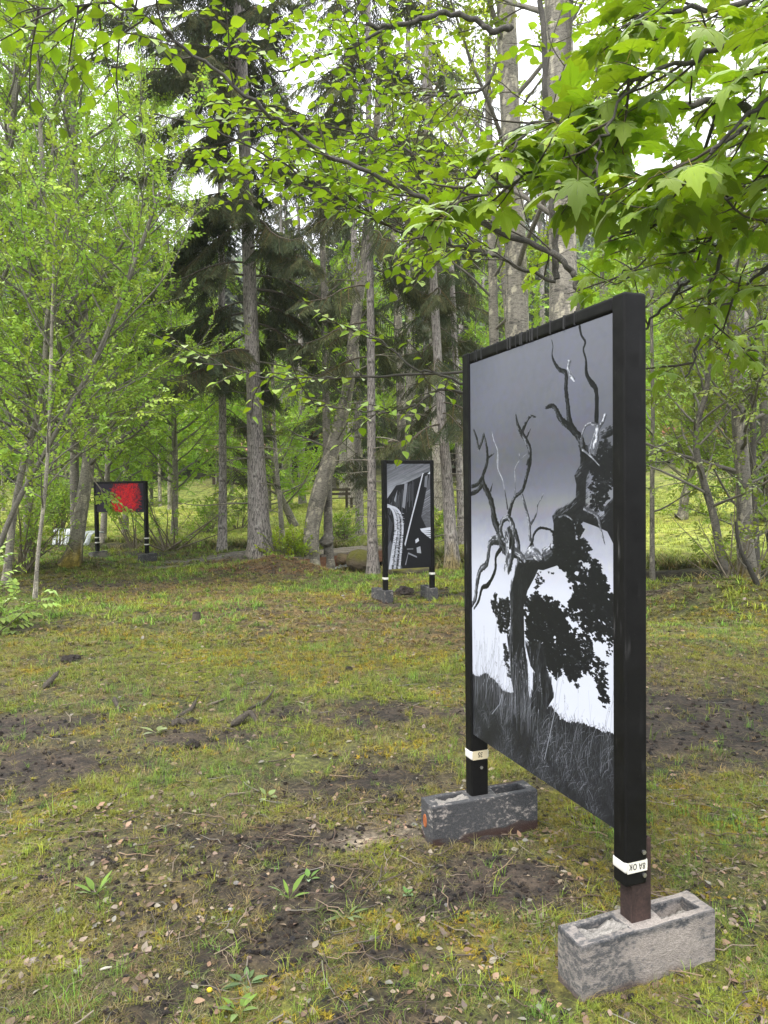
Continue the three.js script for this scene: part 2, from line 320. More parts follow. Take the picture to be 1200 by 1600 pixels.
function spray(seed, L, n, thick) {                                 // needle spray along +y, hanging towards -z
  const r = mulberry(seed), m = new Mb();
  const ribbon = (a, b, w, col) => {
    const d = b.clone().sub(a).normalize(), s1 = d.clone().cross(V(0.3, 0.2, 1)).normalize();
    for (const s of [s1, d.clone().cross(s1)]) {
      const q = [a.clone().addScaledVector(s, w), a.clone().addScaledVector(s, -w), b.clone().addScaledVector(s, -w * 0.5), b.clone().addScaledVector(s, w * 0.5)].map((p) => m.v(p.x, p.y, p.z, 0, 0.2, 1, 0, 0, col));
      m.i.push(q[0], q[1], q[2], q[0], q[2], q[3]);
    }
  };
  const br = [1.6, 0.9, 0.8];
  ribbon(V(0, 0, 0), V(0, L, -L * 0.15), 0.006, br);
  for (let k = 0; k < n; k++) {
    const f = 0.08 + 0.92 * k / n, s = k % 2 ? 1 : -1, l = L * lerp(0.48, 0.14, f) * (0.7 + r() * 0.6), t = 0.7 + 0.6 * r();
    const a = V(0, L * f, -L * 0.15 * f), b = a.clone().add(V(s * l * (0.6 + 0.3 * r()), l * 0.5, -l * (0.15 + 0.75 * r())));
    ribbon(a, b, thick * (0.8 + 0.4 * r()), [t, t, t]);
    if (l > 0.09) { const c = a.clone().lerp(b, 0.45); ribbon(c, c.clone().add(V(s * l * 0.1, l * 0.45, -l * 0.35)), thick * 0.8, [t * 1.1, t * 1.1, t]); }
  }
  return m.geo(true);
}
const sprays = [11, 12, 13].map((s) => spray(s, 0.6, 22, 0.0085));
const farSprays = [14, 15].map((s) => spray(s, 0.9, 14, 0.03));

// ---------------------------------------------------------------- trees
const Q0 = new THREE.Quaternion(), Y = V(0, 1, 0), Z = V(0, 0, 1);
function orient(p, dir, flat, roll, s) {                            // +y of the sprig along dir, its face turned towards "flat"
  const y = dir.clone().normalize(), x = y.clone().cross(flat).normalize(), z = x.clone().cross(y);
  const m = new THREE.Matrix4().makeBasis(x, y, z), q = new THREE.Matrix4().makeRotationY(roll);
  return m.multiply(q).scale(V(s, s, s)).setPosition(p);
}
function tint(r, base, spread = 0.25) { const l = 1 - spread + 2 * spread * r(), w = (r() - 0.5) * spread; return lin(base[0] * l * (1 + w), base[1] * l, base[2] * l * (1 - w)); }
function fill(list, out, r, base, sprigs, spread) {                 // share the placements among the sprig shapes
  return sprigs.map((g, k) => { const a = [], c = []; list.forEach((m, i) => { if (i % sprigs.length === k) { a.push(m); c.push(tint(r, base, spread)); } }); return [g, a, c]; });
}
const trunkBump = (seed, flare = 0.5, knob = 0.1) => (l, th) => 1 + flare * Math.exp(-l / 0.22) * (0.7 + 0.6 * Math.sin(th * 3 + seed) * Math.sin(th * 2 + seed * 2)) + knob * (vn(th * 1.3 + seed, l * 1.5, 91) - 0.5) + knob * 0.6 * (vn(th * 2.5 + seed, l * 5, 92) - 0.5);
// pts: photograph points along the trunk, [px, py, width in px]; d: metres away at the base
function trunkLine(pts, d) {
  if (pts.length === 2 && pts[0][0].isVector3) return [pts[0].map((p) => p.clone()), pts[1].slice()];   // already in metres
  const p = pts.map(([x, y, , dd]) => at(x, y, dd ?? d)), r = pts.map(([, , w, dd]) => w / 2 / 1150 * (dd ?? d));
  const g = height(p[0].x, p[0].z); if (Math.abs(p[0].y - g) < 1.2) p[0].y = g - 0.05;
  return [p, r];
}
function addTrunk(t, name, p, r, mat, seed, sides = 14, mossy = 0, knob = 0.1, shade = 1) {
  const len = p[p.length - 1].distanceTo(p[0]), n = Math.max(8, Math.round(len / 0.22)), c = spline(p, n), rc = new THREE.CatmullRomCurve3(r.map((x, i) => V(x, i, 0)), false, 'centripetal');
  const rr = c.map((_, i) => Math.max(0.004, rc.getPoint(i / n).x)), b = new Mb();
  b.tube(c.map((q) => q.clone().sub(t.position)), rr, sides, 0.55, 1.1, trunkBump(seed, name === 'trunk' ? 0.5 : 0.05, knob), (f, th, al) => {
    const m = mossy * smooth(0.5, 0.12, al + 0.12 * Math.sin(th * 2 + seed) + 0.3 * (vn(th * 2, al * 6, seed) - 0.5)), k = shade * (0.86 + 0.28 * vn(f * len * 1.3, th, seed));
    return [lerp(k, 0.75, m), lerp(k, 0.62, m), lerp(k, 0.1, m)];
  });
  part(name, b.geo(), mat, t); return [c, rr];
}
function limbsFrom(r, c, rr, o, org) {                              // limbs and twigs from a trunk line; returns geometry and sprig placements
  const m = new Mb(), spots = [];
  const n = c.length - 1;
  const limb = (p0, dir, len, rad, depth) => {
    const k = depth ? 4 : 7, pts = [p0.clone()], d = dir.clone();
    for (let i = 0; i < k; i++) {
      d.add(V((r() - 0.5) * o.wig, (r() - 0.5) * o.wig + (o.lift ?? 0.06), (r() - 0.5) * o.wig)).normalize();
      pts.push(pts[i].clone().addScaledVector(d, len / k));
    }
    m.tube(pts.map((q) => q.clone().sub(org)), pts.map((_, i) => lerp(rad, rad * 0.25, i / k)), depth ? 3 : 5, 0.3, 0.6, null, o.limbCol, false);
    const cv = new THREE.CatmullRomCurve3(pts);
    if (depth < 1) {
      const subs = Math.round(len / o.subGap);
      for (let s = 0; s < subs; s++) {
        const f = lerp(o.bare ?? 0.2, 1, (s + r()) / subs), q = cv.getPoint(f), td = cv.getTangent(f), ax = V(r() - 0.5, r() - 0.5, r() - 0.5).cross(td).normalize();
        limb(q, td.clone().multiplyScalar(0.5 + r() * 0.4).add(ax.multiplyScalar(0.8)).add(V(0, o.subUp ?? 0.1, 0)).normalize(), Math.max(0.25, len * (1 - f * 0.6) * (0.25 + 0.3 * r())), Math.max(0.003, rad * 0.35), 1);
      }
    }
    const count = Math.round(len * (depth ? 1 : 0.5) / o.gap);
    for (let s = 0; s < count; s++) {
      const f = lerp(depth ? 0.15 : 0.5, 1, (s + r()) / count), q = cv.getPoint(f), td = cv.getTangent(f);
      const dd = td.clone().add(V(r() - 0.5, r() - 0.55, r() - 0.5).multiplyScalar(1.7)).normalize();
      spots.push(orient(q.sub(org), dd, V((r() - 0.5) * 1.2, 1, (r() - 0.5) * 1.2), (r() - 0.5) * 1.2, 0.7 + 0.6 * r()));
    }
  };
  for (let i = 0; i < o.n; i++) {
    const f = lerp(o.from, o.to ?? 1, (i + r() * 0.9) / o.n), k = Math.min(n, Math.floor(f * n)), az = i * 2.4 + r() * 1.4, el = lerp(o.el0 ?? 0.3, o.el1 ?? 0.9, f) + (r() - 0.5) * 0.5;
    const dir = V(Math.cos(az) * Math.cos(el), Math.sin(el), Math.sin(az) * Math.cos(el));
    const len = o.len(f) * (0.65 + 0.7 * r());
    limb(c[k], dir, len, Math.min(rr[k] * 0.45, 0.012 * len + 0.004), 0);
  }
  return [m.geo(), spots];
}
function leafyTree(name, label, category, pts, d, o) {
  const [p, rad] = trunkLine(pts, d), t = thing(name, label, category, V(p[0].x, p[0].y + 0.05, p[0].z), 0, o.group), r = mulberry(o.seed);
  const [c, rr] = addTrunk(t, 'trunk', p, rad, o.bark ?? bark.pale, o.seed, o.sides ?? 12, o.moss ?? 0, o.knob ?? 0.12, o.shade ?? 1);
  const [g, spots] = limbsFrom(r, c, rr, { wig: 0.35, subGap: 0.32, gap: 0.12, limbCol: [0.7, 0.7, 0.7], ...o.limbs }, t.position);
  part('limb', g, o.limbMat ?? bark.dark, t, { kind: 'stuff' });
  if (o.leaf !== null) for (const [geo, a, cc] of fill(spots, null, r, o.leaf ?? GREEN, o.sprigs ?? smallSprigs, o.spread)) instanced('crown', geo, leafMat, a, cc, t);
  return t;
}
const GREEN = [0.31, 0.47, 0.04], PALE = [0.37, 0.54, 0.06], OLIVE = [0.24, 0.32, 0.04], YELLOW = [0.38, 0.5, 0.03];
function spruce(name, label, category, pts, d, o) {
  const [p, rad] = trunkLine(pts, d), t = thing(name, label, category, V(p[0].x, p[0].y + 0.05, p[0].z), 0, o.group), r = mulberry(o.seed), org = t.position;
  const [c, rr] = addTrunk(t, 'trunk', p, rad, bark.spruce, o.seed, o.sides ?? 14, o.moss ?? 0, 0.1, o.shade ?? 1);
  const n = c.length - 1, total = c[n].y - c[0].y, dead = new Mb(), live = new Mb(), spots = [];
  for (let h = o.deadFrom ?? 1.6; h < total; h += (o.step ?? 0.24) * (0.6 + 0.8 * r())) {
    const k = Math.min(n, Math.floor(h / total * n)), f = h / total, az = r() * Math.PI * 2, alive = h > o.liveFrom + (r() - 0.5) * 2;
    const len = (alive ? o.len(f) : lerp(0.4, o.deadLen ?? 1.5, r() * r())) * (0.7 + 0.5 * r()), pts2 = [c[k].clone()], q = V(Math.cos(az), alive ? 0.05 : 0.1, Math.sin(az)).normalize();
    const steps = 7, sag = alive ? 0.15 : 0.06;
    for (let i = 0; i < steps; i++) { q.add(V((r() - 0.5) * 0.25, (i < 4 ? -sag : sag * 1.2) + (r() - 0.5) * 0.15, (r() - 0.5) * 0.25)).normalize(); pts2.push(pts2[i].clone().addScaledVector(q, len / steps)); }
    const base = Math.min(rr[k] * 0.35, 0.006 + len * 0.007);
    (alive ? live : dead).tube(pts2.map((x) => x.clone().sub(org)), pts2.map((_, i) => lerp(base, base * 0.2, i / steps)), 4, 0.3, 0.6, null, alive ? [0.5, 0.45, 0.4] : [1.0, 0.98, 0.94], false);
    const cv = new THREE.CatmullRomCurve3(pts2);
    if (!alive) {
      for (let s = 0; s < len * 5; s++) { const g = 0.25 + 0.75 * r(), a = cv.getPoint(g), e = cv.getTangent(g).add(V(r() - 0.5, (r() - 0.7) * 0.8, r() - 0.5).multiplyScalar(1.6)).normalize(), l = 0.12 + 0.45 * r(); dead.tube([a, a.clone().addScaledVector(e, l * 0.5), a.clone().addScaledVector(e, l).add(V(0, -0.05, 0))].map((x) => x.clone().sub(org)), [0.005, 0.003, 0.002], 3, 1, 1, null, [0.9, 0.88, 0.84], false); }
      continue;
    }
    const cnt = Math.round(len * (o.dense ?? 9));
    for (let s = 0; s < cnt; s++) {
      const g = lerp(o.bare ?? 0.18, 1, (s + r()) / cnt), a = cv.getPoint(g), td = cv.getTangent(g), sd = td.clone().cross(Y).normalize().multiplyScalar(s % 2 ? 1 : -1);
      const dir = td.multiplyScalar(0.5 + g * 0.6).add(sd.multiplyScalar(0.9 * (1.05 - g * 0.6))).add(V((r() - 0.5) * 0.5, -0.25 - 0.5 * r(), (r() - 0.5) * 0.5)).normalize();
      spots.push(orient(a.sub(org), dir, V(0, 1, 0).add(V(r() - 0.5, 0, r() - 0.5)), (r() - 0.5) * 0.8, (o.spray ?? 1) * (0.6 + 0.6 * r()) * lerp(1.1, 0.7, g)));
    }
  }
  part('dead_branch', dead.geo(), o.deadMat ?? bark.pale, t, { kind: 'stuff' });
  part('limb', live.geo(), bark.dark, t, { kind: 'stuff' });
  for (const [geo, a, cc] of fill(spots, null, r, o.leaf ?? [0.09, 0.108, 0.045], o.sprays ?? sprays, 0.3)) instanced('crown', geo, needleMat, a, cc, t);
  return t;
}
// ---------------------------------------------------------------- the exhibition boards and their concrete blocks
const canvas2d = (w, h) => { const c = document.createElement('canvas'); c.width = w; c.height = h; return [c, c.getContext('2d')]; };
const canvasTex = (c) => { const t = new THREE.CanvasTexture(c); t.colorSpace = THREE.SRGBColorSpace; t.magFilter = THREE.LinearFilter; t.anisotropy = 8; return t; };
const grey = (l, a = 1) => `rgba(${Math.round(255 * l)},${Math.round(255 * Math.min(1, l * 1.02 + 0.004))},${Math.round(255 * Math.min(1, l * 1.08 + 0.012))},${a})`;
const printLimbs = [
[0.05,0.5,[[859,500,35],[848,428,34],[782,361,30],[766,281,23],[755,221,21],[755,163,21],[714,142,16],[677,102,13],[667,75,6],[673,46,4],[665,20,3]]],
[0.05,0.5,[[797,376,33],[725,336,25],[692,293,20],[667,276,18],[623,279,13]]],
[0.5,1,[[779,118,24],[771,146,18],[787,177,18],[806,194,15]]],
[0.05,0.2,[[933,373,20],[930,248,21],[901,216,20],[879,185,17],[875,133,9],[861,93,8],[872,70,9],[850,40,9],[838,0,12]]],
[0.1,0.6,[[1023,398,33],[968,412,32]]],
[0.42,1,[[911,478,34],[933,433,25],[940,392,22]]],
[0.3,1,[[848,447,13],[852,404,10],[874,373,10],[911,368,11],[944,378,11]]],
[0.3,1,[[944,387,16],[969,366,13],[979,347,16]]],
[0.4,1,[[900,487,9],[900,454,9],[926,400,8]]],
[0.5,1,[[851,457,8],[896,482,7],[947,519,3]]],
[0.05,0.8,[[134,519,20],[159,447,20],[143,381,18],[126,347,15]]],
[0.05,0.8,[[126,347,15],[108,379,17],[77,407,19],[60,358,15],[30,316,10]]],
[0.05,0.8,[[165,456,11],[217,438,6]]],
[0.05,0.5,[[154,404,20],[158,475,18],[116,539,25],[121,576,33],[172,629,38],[205,688,40],[216,735,45],[248,780,47],[280,837,55],[312,863,62]]],
[0.05,0.5,[[115,575,25],[65,606,22],[-10,624,21]]],
[0.05,0.5,[[116,539,20],[66,575,20],[4,587,18]]],
[0.05,0.5,[[184,611,13],[202,576,4]]],
[0.14,1,[[291,830,28],[271,779,27],[293,738,26],[336,727,26],[372,751,27],[377,796,27],[334,827,30],[291,830,31]]],
[0.05,0.7,[[342,713,30],[369,661,18],[395,633,16],[451,605,17],[481,551,21],[511,476,23],[502,433,21]]],
[0.05,0.8,[[491,504,21],[511,446,23],[483,401,24],[454,372,24],[420,332,19],[401,281,7]]],
[0.05,0.8,[[455,356,21],[484,321,15],[509,302,15],[551,308,5]]],
[0.05,0.8,[[483,390,11],[513,352,7]]],
[0.6,1,[[254,522,5],[250,428,6],[218,379,5],[202,338,4]]],
[0.6,1,[[307,605,9],[291,559,7],[249,501,6],[250,420,5]]],
[0.2,0.6,[[332,690,11],[322,651,9],[307,605,8]]],
[0.4,1,[[390,633,9],[396,572,7],[397,511,9],[433,479,7],[482,456,4]]],
[0.4,1,[[433,479,6],[428,451,3]]],
[0.22,1,[[525,842,24],[506,800,20],[502,746,17],[479,687,16],[446,622,13]]],
[0.22,1,[[507,751,13],[550,706,10],[564,663,7],[592,636,4],[601,623,5]]],
[0.05,0.4,[[476,867,11],[525,815,12],[530,793,12],[572,761,11],[653,762,9]]],
[0.16,1,[[247,827,48],[179,847,36],[147,942,28],[80,986,31],[47,1064,30],[33,1122,27],[-6,1166,18]]],
[0.05,0.3,[[280,860,23],[229,905,19],[222,965,19],[151,1045,22],[102,1063,19],[64,1131,16],[19,1175,9]]],
[0.12,0.7,[[388,773,25],[417,839,25],[416,906,22]]]];
const printLights = [
[0.3,1,[[858,672,14],[932,698,13],[954,744,11],[975,795,5]]],
[0.4,1,[[705,711,6],[755,704,6],[803,732,5],[811,766,4]]],
[0.45,1,[[466,885,29],[524,864,56],[580,875,34]]],
[0.3,1,[[365,859,30],[427,877,29],[466,901,22]]],
[0.3,0.9,[[599,868,47],[652,843,39],[670,821,19]]]];
const printShapes = {trunk: [[501,1502],[486,1445],[482,1350],[459,1264],[454,1103],[484,1027],[542,959],[571,919],[416,912],[395,953],[357,1020],[346,1073],[352,1138],[348,1224],[321,1261],[340,1345],[350,1430],[382,1522]],
trunk2: [[468,1263],[503,1339],[544,1365],[523,1388],[523,1436],[491,1504],[572,1577],[612,1494],[666,1428],[652,1374],[628,1351],[614,1297],[576,1241]],
limb: [[313,840],[376,859],[437,868],[476,884],[580,880],[599,852],[670,821],[671,738],[662,708],[688,686],[772,659],[812,634],[816,585],[804,551],[840,513],[840,469],[828,440],[882,443],[889,472],[911,496],[874,566],[869,667],[910,680],[954,702],[975,697],[972,669],[1023,631],[1023,796],[989,752],[925,736],[835,719],[819,712],[811,781],[803,831],[737,887],[598,929],[475,931],[416,900],[333,896],[302,864]],
hill: [[-3,1515],[65,1509],[131,1476],[219,1494],[290,1521],[371,1506],[491,1517],[572,1559],[612,1506],[651,1484],[707,1513],[761,1514],[814,1495],[905,1486],[961,1485],[1033,1472],[1033,1816],[-25,1793]]};
const printLeafage = [[0.9,[[881,490],[954,470],[1027,478],[1027,586],[968,641],[961,693],[903,680],[896,623],[918,571],[889,552]]],
[1,[[954,429],[1027,443],[1027,539],[881,536]]],
[0.9,[[670,800],[722,716],[819,722],[865,744],[819,791],[865,807],[917,837],[953,867],[953,914],[982,948],[1027,966],[1027,1032],[769,1072],[794,972],[720,904],[669,893]]],
[0.6,[[625,929],[703,908],[660,941]]],
[0.6,[[542,938],[589,938],[597,975],[551,1013]]],
[0.85,[[172,1107],[345,1082],[348,1224],[260,1247],[225,1182]]],
[0.6,[[295,1266],[334,1346],[350,1436],[281,1395]]],
[1.15,[[465,1125],[518,1070],[636,1064],[747,1059],[764,1133],[824,1192],[857,1265],[865,1311],[831,1357],[797,1344],[754,1305],[690,1348],[662,1360],[634,1304],[494,1263]]],
[1,[[747,1059],[782,1032],[850,1012],[1029,987],[1029,1126],[992,1133],[930,1134],[866,1120],[799,1110]]],
[0.62,[[790,1144],[866,1136],[938,1190],[984,1236],[999,1345],[961,1365],[930,1301],[906,1285],[849,1262]]],
[0.5,[[984,1139],[1021,1132],[1014,1204],[988,1205]]],
[0.9,[[464,1051],[541,1030],[615,1036],[685,1037],[736,1078],[463,1120]]]];
function poly(g, pts, style) { g.fillStyle = style; g.beginPath(); pts.forEach(([x, y], i) => i ? g.lineTo(x, y) : g.moveTo(x, y)); g.closePath(); g.fill(); }
function inside(x, y, P) { let k = false; for (let i = 0, j = P.length - 1; i < P.length; j = i++) if ((P[i][1] > y) !== (P[j][1] > y) && x < (P[j][0] - P[i][0]) * (y - P[i][1]) / (P[j][1] - P[i][1]) + P[i][0]) k = !k; return k; }
function gnarl(g, r, tone, edge, pts) {                             // one knotty limb of the printed tree: a dark body with light catching one side
  const xy = pts.map(([x, y]) => V(x, y, 0)), n = pts.length * 9, c = new THREE.CatmullRomCurve3(xy, false, 'centripetal');
  const L = [], R = [], C = [];
  for (let i = 0; i <= n; i++) {
    const f = i / n, p = c.getPoint(f), t = c.getTangent(f), k = f * (pts.length - 1), a = Math.min(pts.length - 2, Math.floor(k)), w = lerp(pts[a][2], pts[a + 1][2], k - a) / 2 * (0.85 + 0.35 * r());
    L.push([p.x - t.y * w, p.y + t.x * w]); R.unshift([p.x + t.y * w, p.y - t.x * w]); C.push([p.x, p.y, -t.y, t.x, w]);
  }
  poly(g, [...L, ...R], grey(tone * 0.9 + 0.03));
  for (let i = 0; i < C.length; i++) {                              // bark flecks along the lit side
    const [x, y, nx, ny, w] = C[i], lit = nx < 0 ? 1 : -1;
    for (let q = 0; q < 4 + w * 1.1; q++) {
      const o = (r() * 1.7 - 0.75) * w * lit, l = edge * (0.15 + 0.5 * r()) * smooth(-0.8, 0.5, o / w * lit) * (0.35 + 1.1 * smooth(0.35, 0.65, vn(i * 0.35, o * 0.2, 9))) + tone * 0.5;
      if (r() < 0.45 + 0.55 * edge) { g.strokeStyle = grey(l, 0.55); g.lineWidth = 0.7 + r() * Math.min(4, w * 0.16); g.beginPath(); const qx = x + nx * o, qy = y + ny * o, ll = 3 + r() * w * 0.7; g.moveTo(qx, qy); g.lineTo(qx + ny * ll + (r() - 0.5) * 4, qy - nx * ll + (r() - 0.5) * 4); g.stroke(); }
    }
  }
}
function treePrint() {
  const W = 1024, H = 1792, [c, g] = canvas2d(W, H), r = mulberry(77);
  const sky = g.createLinearGradient(0, 0, 90, H);
  for (const [s, l] of [[0, 0.44], [0.12, 0.41], [0.27, 0.35], [0.34, 0.4], [0.4, 0.51], [0.46, 0.64], [0.52, 0.72], [0.58, 0.77], [1, 0.8]]) sky.addColorStop(s, grey(l));
  g.fillStyle = sky; g.fillRect(0, 0, W, H);
  for (let k = 0; k < 260; k++) { const y = r() * 900, x = r() * W; const q = g.createRadialGradient(x, y, 0, x, y, 60 + 140 * r()); const l = r() < 0.5 ? 0.3 : 0.46; q.addColorStop(0, grey(l, 0.03)); q.addColorStop(1, grey(l, 0)); g.fillStyle = q; g.fillRect(0, 0, W, H); }
  const dabs = (den, P, tone) => {
    let x0 = 1e9, x1 = -1e9, y0 = 1e9, y1 = -1e9; for (const [x, y] of P) { x0 = Math.min(x0, x); x1 = Math.max(x1, x); y0 = Math.min(y0, y); y1 = Math.max(y1, y); }
    const seed = Math.floor(x0 + y0), cx = (x0 + x1) / 2, cy = (y0 + y1) / 2;
    for (let k = 0; k < (x1 - x0) * (y1 - y0) / 20 * den; k++) {
      const x = lerp(x0 - 18, x1 + 18, r()), y = lerp(y0 - 18, y1 + 18, r()), e = 1.0 + (fbm(x / 40, y / 40, 3, seed) - 0.5) * 0.5;
      const jx = (fbm(x / 22, y / 22, 3, seed + 9) - 0.5) * 62, jy = (fbm(x / 22, y / 22, 3, seed + 29) - 0.5) * 62;
      if (!inside(cx + (x + jx - cx) / e, cy + (y + jy - cy) / e, P) || fbm(x / 34, y / 34, 4, 5) < 0.33 - 0.05 * den) continue;
      const s = 4 + r() * 7, a = r() * 6.28; g.fillStyle = grey(tone + (r() < 0.06 ? 0.12 * r() : 0.02 * r()));
      g.beginPath(); for (let q = 0; q < 7; q++) { const rr = s * (q % 2 ? 0.45 : 1), an = a + q * 0.9; g.lineTo(x + Math.cos(an) * rr * 1.5, y + Math.sin(an) * rr * 0.8); } g.fill();
    }
  };
  gnarl(g, r, ...printLimbs[printLimbs.length - 1]);
  for (const [den, P] of printLeafage) dabs(den, P, 0.085);
  for (const k of ['trunk2', 'trunk', 'limb']) {
    const P = printShapes[k]; poly(g, P, grey(0.1));
    for (let q = 0; q < 2600; q++) {
      const i = Math.floor(r() * P.length), j = Math.floor(r() * P.length), f = r(), x = lerp(P[i][0], P[j][0], f), y = lerp(P[i][1], P[j][1], f); if (!inside(x, y, P)) continue;
      const up = k === 'limb' ? (inside(x, y - 26, P) ? 0 : 1) : smooth(0.5, 0.8, fbm(x / 26, y / 300, 3, 8)) * (x < 400 ? 1 : 0.5); const l = 0.07 + r() * 0.12 + up * r() * 0.42;
      g.strokeStyle = grey(l, 0.6); g.lineWidth = 1 + r() * 2.2; g.beginPath(); g.moveTo(x, y); const ll = 6 + r() * 22; if (k === 'limb') g.lineTo(x + ll * 0.8, y - ll * 0.5); else g.lineTo(x + (r() - 0.5) * 6, y - ll); g.stroke();
    }
  }
  for (const s of printLimbs) gnarl(g, r, ...s);
  for (const s of printLights) gnarl(g, r, ...s);
  for (const [den, P] of printLeafage.slice(2, 3)) dabs(den * 0.35, P, 0.08);
  gnarl(g, r, 0.2, 1, [[325, 770, 50], [350, 830, 74], [345, 900, 60], [330, 950, 56]]); g.fillStyle = grey(0.05); g.beginPath(); g.ellipse(352, 835, 11, 28, 0.2, 0, 7); g.fill(); g.fillStyle = grey(0.8); g.beginPath(); g.ellipse(348, 872, 9, 9, 0, 0, 7); g.fill();
  poly(g, printShapes.hill, grey(0.15));
  const P = printShapes.hill, top = (x) => { let y = 1e9; for (let i = 0; i < P.length - 1; i++) { const [ax, ay] = P[i], [bx, by] = P[i + 1]; if (bx > ax && x >= ax && x <= bx) y = Math.min(y, lerp(ay, by, (x - ax) / (bx - ax))); } return y; };
  for (let k = 0; k < 2600; k++) { const x = r() * W, y = top(x); if (y > 1700) continue; g.fillStyle = grey(0.1 + 0.05 * r()); const s = 4 + r() * 12; g.beginPath(); g.ellipse(x, y + (r() - 0.25) * 26, s * 0.5, s, 0, 0, 7); g.fill(); }
  for (let k = 0; k < 9000; k++) {                                  // dark and pale grasses over the printed slope
    const x = r() * W, t = top(x), y = lerp(t + 6, H + 60, Math.pow(r(), 0.8)), pale = fbm(x / 150, y / 120, 3, 41);
    const l = r() < 0.62 - 0.3 * pale ? 0.05 + 0.1 * r() : 0.14 + 0.62 * r() * r() * smooth(0.38, 0.62, pale);
    g.strokeStyle = grey(l, 0.6); g.lineWidth = 0.8 + r() * 1.5; g.beginPath(); g.moveTo(x, y); const b = (r() - 0.45) * 90, hh = 14 + r() * 46; g.quadraticCurveTo(x + b * 0.2, y - hh * 0.6, x + b, y - hh); g.stroke();
  }
  for (let k = 0; k < 260; k++) {                                   // long stalks in front of the sky
    const x = k < 190 ? r() * 560 : r() * W, y = top(x) + 30 + r() * 120, hh = 120 + r() * 190, b = (r() - 0.3) * 120, over = hh > 160;
    g.strokeStyle = grey(over && r() < 0.6 ? 0.45 : 0.55 + 0.25 * r(), 0.5); g.lineWidth = 0.8 + r(); g.beginPath(); g.moveTo(x, y); g.quadraticCurveTo(x + b * 0.2, y - hh * 0.6, x + b, y - hh); g.stroke();
    if (r() < 0.4) for (let q = 0; q < 12; q++) { g.fillStyle = grey(0.4 + 0.3 * r(), 0.6); g.fillRect(x + b * (0.9 + r() * 0.15), y - hh * (0.88 + 0.14 * r()), 2.5, 4); }
  }
  g.strokeStyle = grey(0.6, 0.8); g.lineWidth = 4; for (const [a, b, d] of [[140, 1500, 330], [180, 1640, 120], [600, 1700, 380]]) { g.beginPath(); g.moveTo(a, b); g.lineTo(a + 70, b - d * 0.55); g.lineTo(a + 95, b - d); g.stroke(); }
  return canvasTex(c);
}
function ribPrint() {                                               // leaning slabs and a ribbed arch under a streaky sky
  const W = 512, H = 1216, [c, g] = canvas2d(W, H), r = mulberry(5);
  const sky = g.createLinearGradient(0, 0, 0, 600); [[0, 0.3], [0.25, 0.36], [0.6, 0.6], [1, 0.45]].forEach(([s, l]) => sky.addColorStop(s, grey(l))); g.fillStyle = sky; g.fillRect(0, 0, W, H);
  for (let k = 0; k < 500; k++) { const x = r() * W - 60, y = r() * 520, l = 60 + r() * 260; g.strokeStyle = grey(0.25 + 0.6 * r(), 0.09); g.lineWidth = 2 + r() * 14; g.beginPath(); g.moveTo(x, y); g.lineTo(x + l, y - l * 0.45); g.stroke(); }
  poly(g, [[120, 300], [W, 110], [W, H], [0, H], [0, 430]], grey(0.32));
  for (let k = 0; k < 60; k++) { g.strokeStyle = grey(0.35 + 0.45 * r(), 0.25); g.lineWidth = 2 + r() * 6; const y = 300 + r() * 260; g.beginPath(); g.moveTo(380, y + 80); g.lineTo(W, y); g.stroke(); }
  for (let k = 0; k < 160; k++) { g.strokeStyle = grey(0.14 + 0.35 * r(), 0.5); g.lineWidth = 1 + r() * 3; const y = 520 + r() * 180, x = 380 + r() * 130; g.beginPath(); g.moveTo(x, y); g.lineTo(x + 40, y - 6 + r() * 12); g.stroke(); }
  poly(g, [[0, 400], [105, 250], [210, 230], [390, 150], [430, 110], [510, 90], [400, 620], [512, 860], [512, H], [170, H], [0, 800]], grey(0.1));
  poly(g, [[172, 500], [205, 230], [240, 225], [205, 520]], grey(0.5)); poly(g, [[80, 420], [120, 300], [95, 450]], grey(0.55));
  for (let k = 0; k < 26; k++) { const x = 20 + k * 11.5, t = 400 - k * 9; g.strokeStyle = grey(0.3 + 0.4 * r(), 0.75); g.lineWidth = 1 + 2.4 * r(); g.beginPath(); g.moveTo(x + 8, t + r() * 60); g.lineTo(x - 14 + k * 0.5, t + 190 + r() * 150); g.stroke(); }
  poly(g, [[418, 112], [440, 108], [300, 600], [205, 960], [196, 930], [285, 600]], grey(0.72)); poly(g, [[430, 118], [500, 100], [470, 280], [400, 560], [340, 640], [310, 590]], grey(0.09));
  poly(g, [[450, 150], [485, 130], [470, 280], [440, 270]], grey(0.42)); poly(g, [[480, 120], [512, 90], [512, 120]], grey(0.8));
  g.lineCap = 'round';
  for (const [x0, w, l] of [[0, 34, 0.7], [26, 18, 0.25], [38, 26, 0.62], [60, 12, 0.2], [78, 24, 0.7]]) {     // arch ribs running down to the left
    g.strokeStyle = grey(l); g.lineWidth = w; g.beginPath(); g.moveTo(-20, 480 + x0 * 0.2); g.bezierCurveTo(70 + x0 * 0.9, 470, 110 + x0, 600, 95 + x0, 800); g.lineTo(20 + x0 * 1.4, H + 20); g.stroke();
  }
  for (let k = 0; k < 420; k++) { const y = 560 + r() * 640, x = lerp(70, 175, r()) - (y - 800) * 0.1; g.strokeStyle = grey(r() < 0.6 ? 0.1 : 0.8, 0.75); g.lineWidth = 2 + r() * 3; g.beginPath(); g.moveTo(x, y); g.lineTo(x + 8 + r() * 18, y + (r() - 0.3) * 10); g.stroke(); }
  poly(g, [[0, 560], [60, 620], [70, 780], [0, 960]], grey(0.09)); for (let k = 0; k < 14; k++) { g.strokeStyle = grey(0.5, 0.6); g.lineWidth = 1.5; g.beginPath(); g.moveTo(4 + k * 4, 580 + k * 9); g.quadraticCurveTo(30 + k * 3, 660, 6, 760 + k * 16); g.stroke(); }
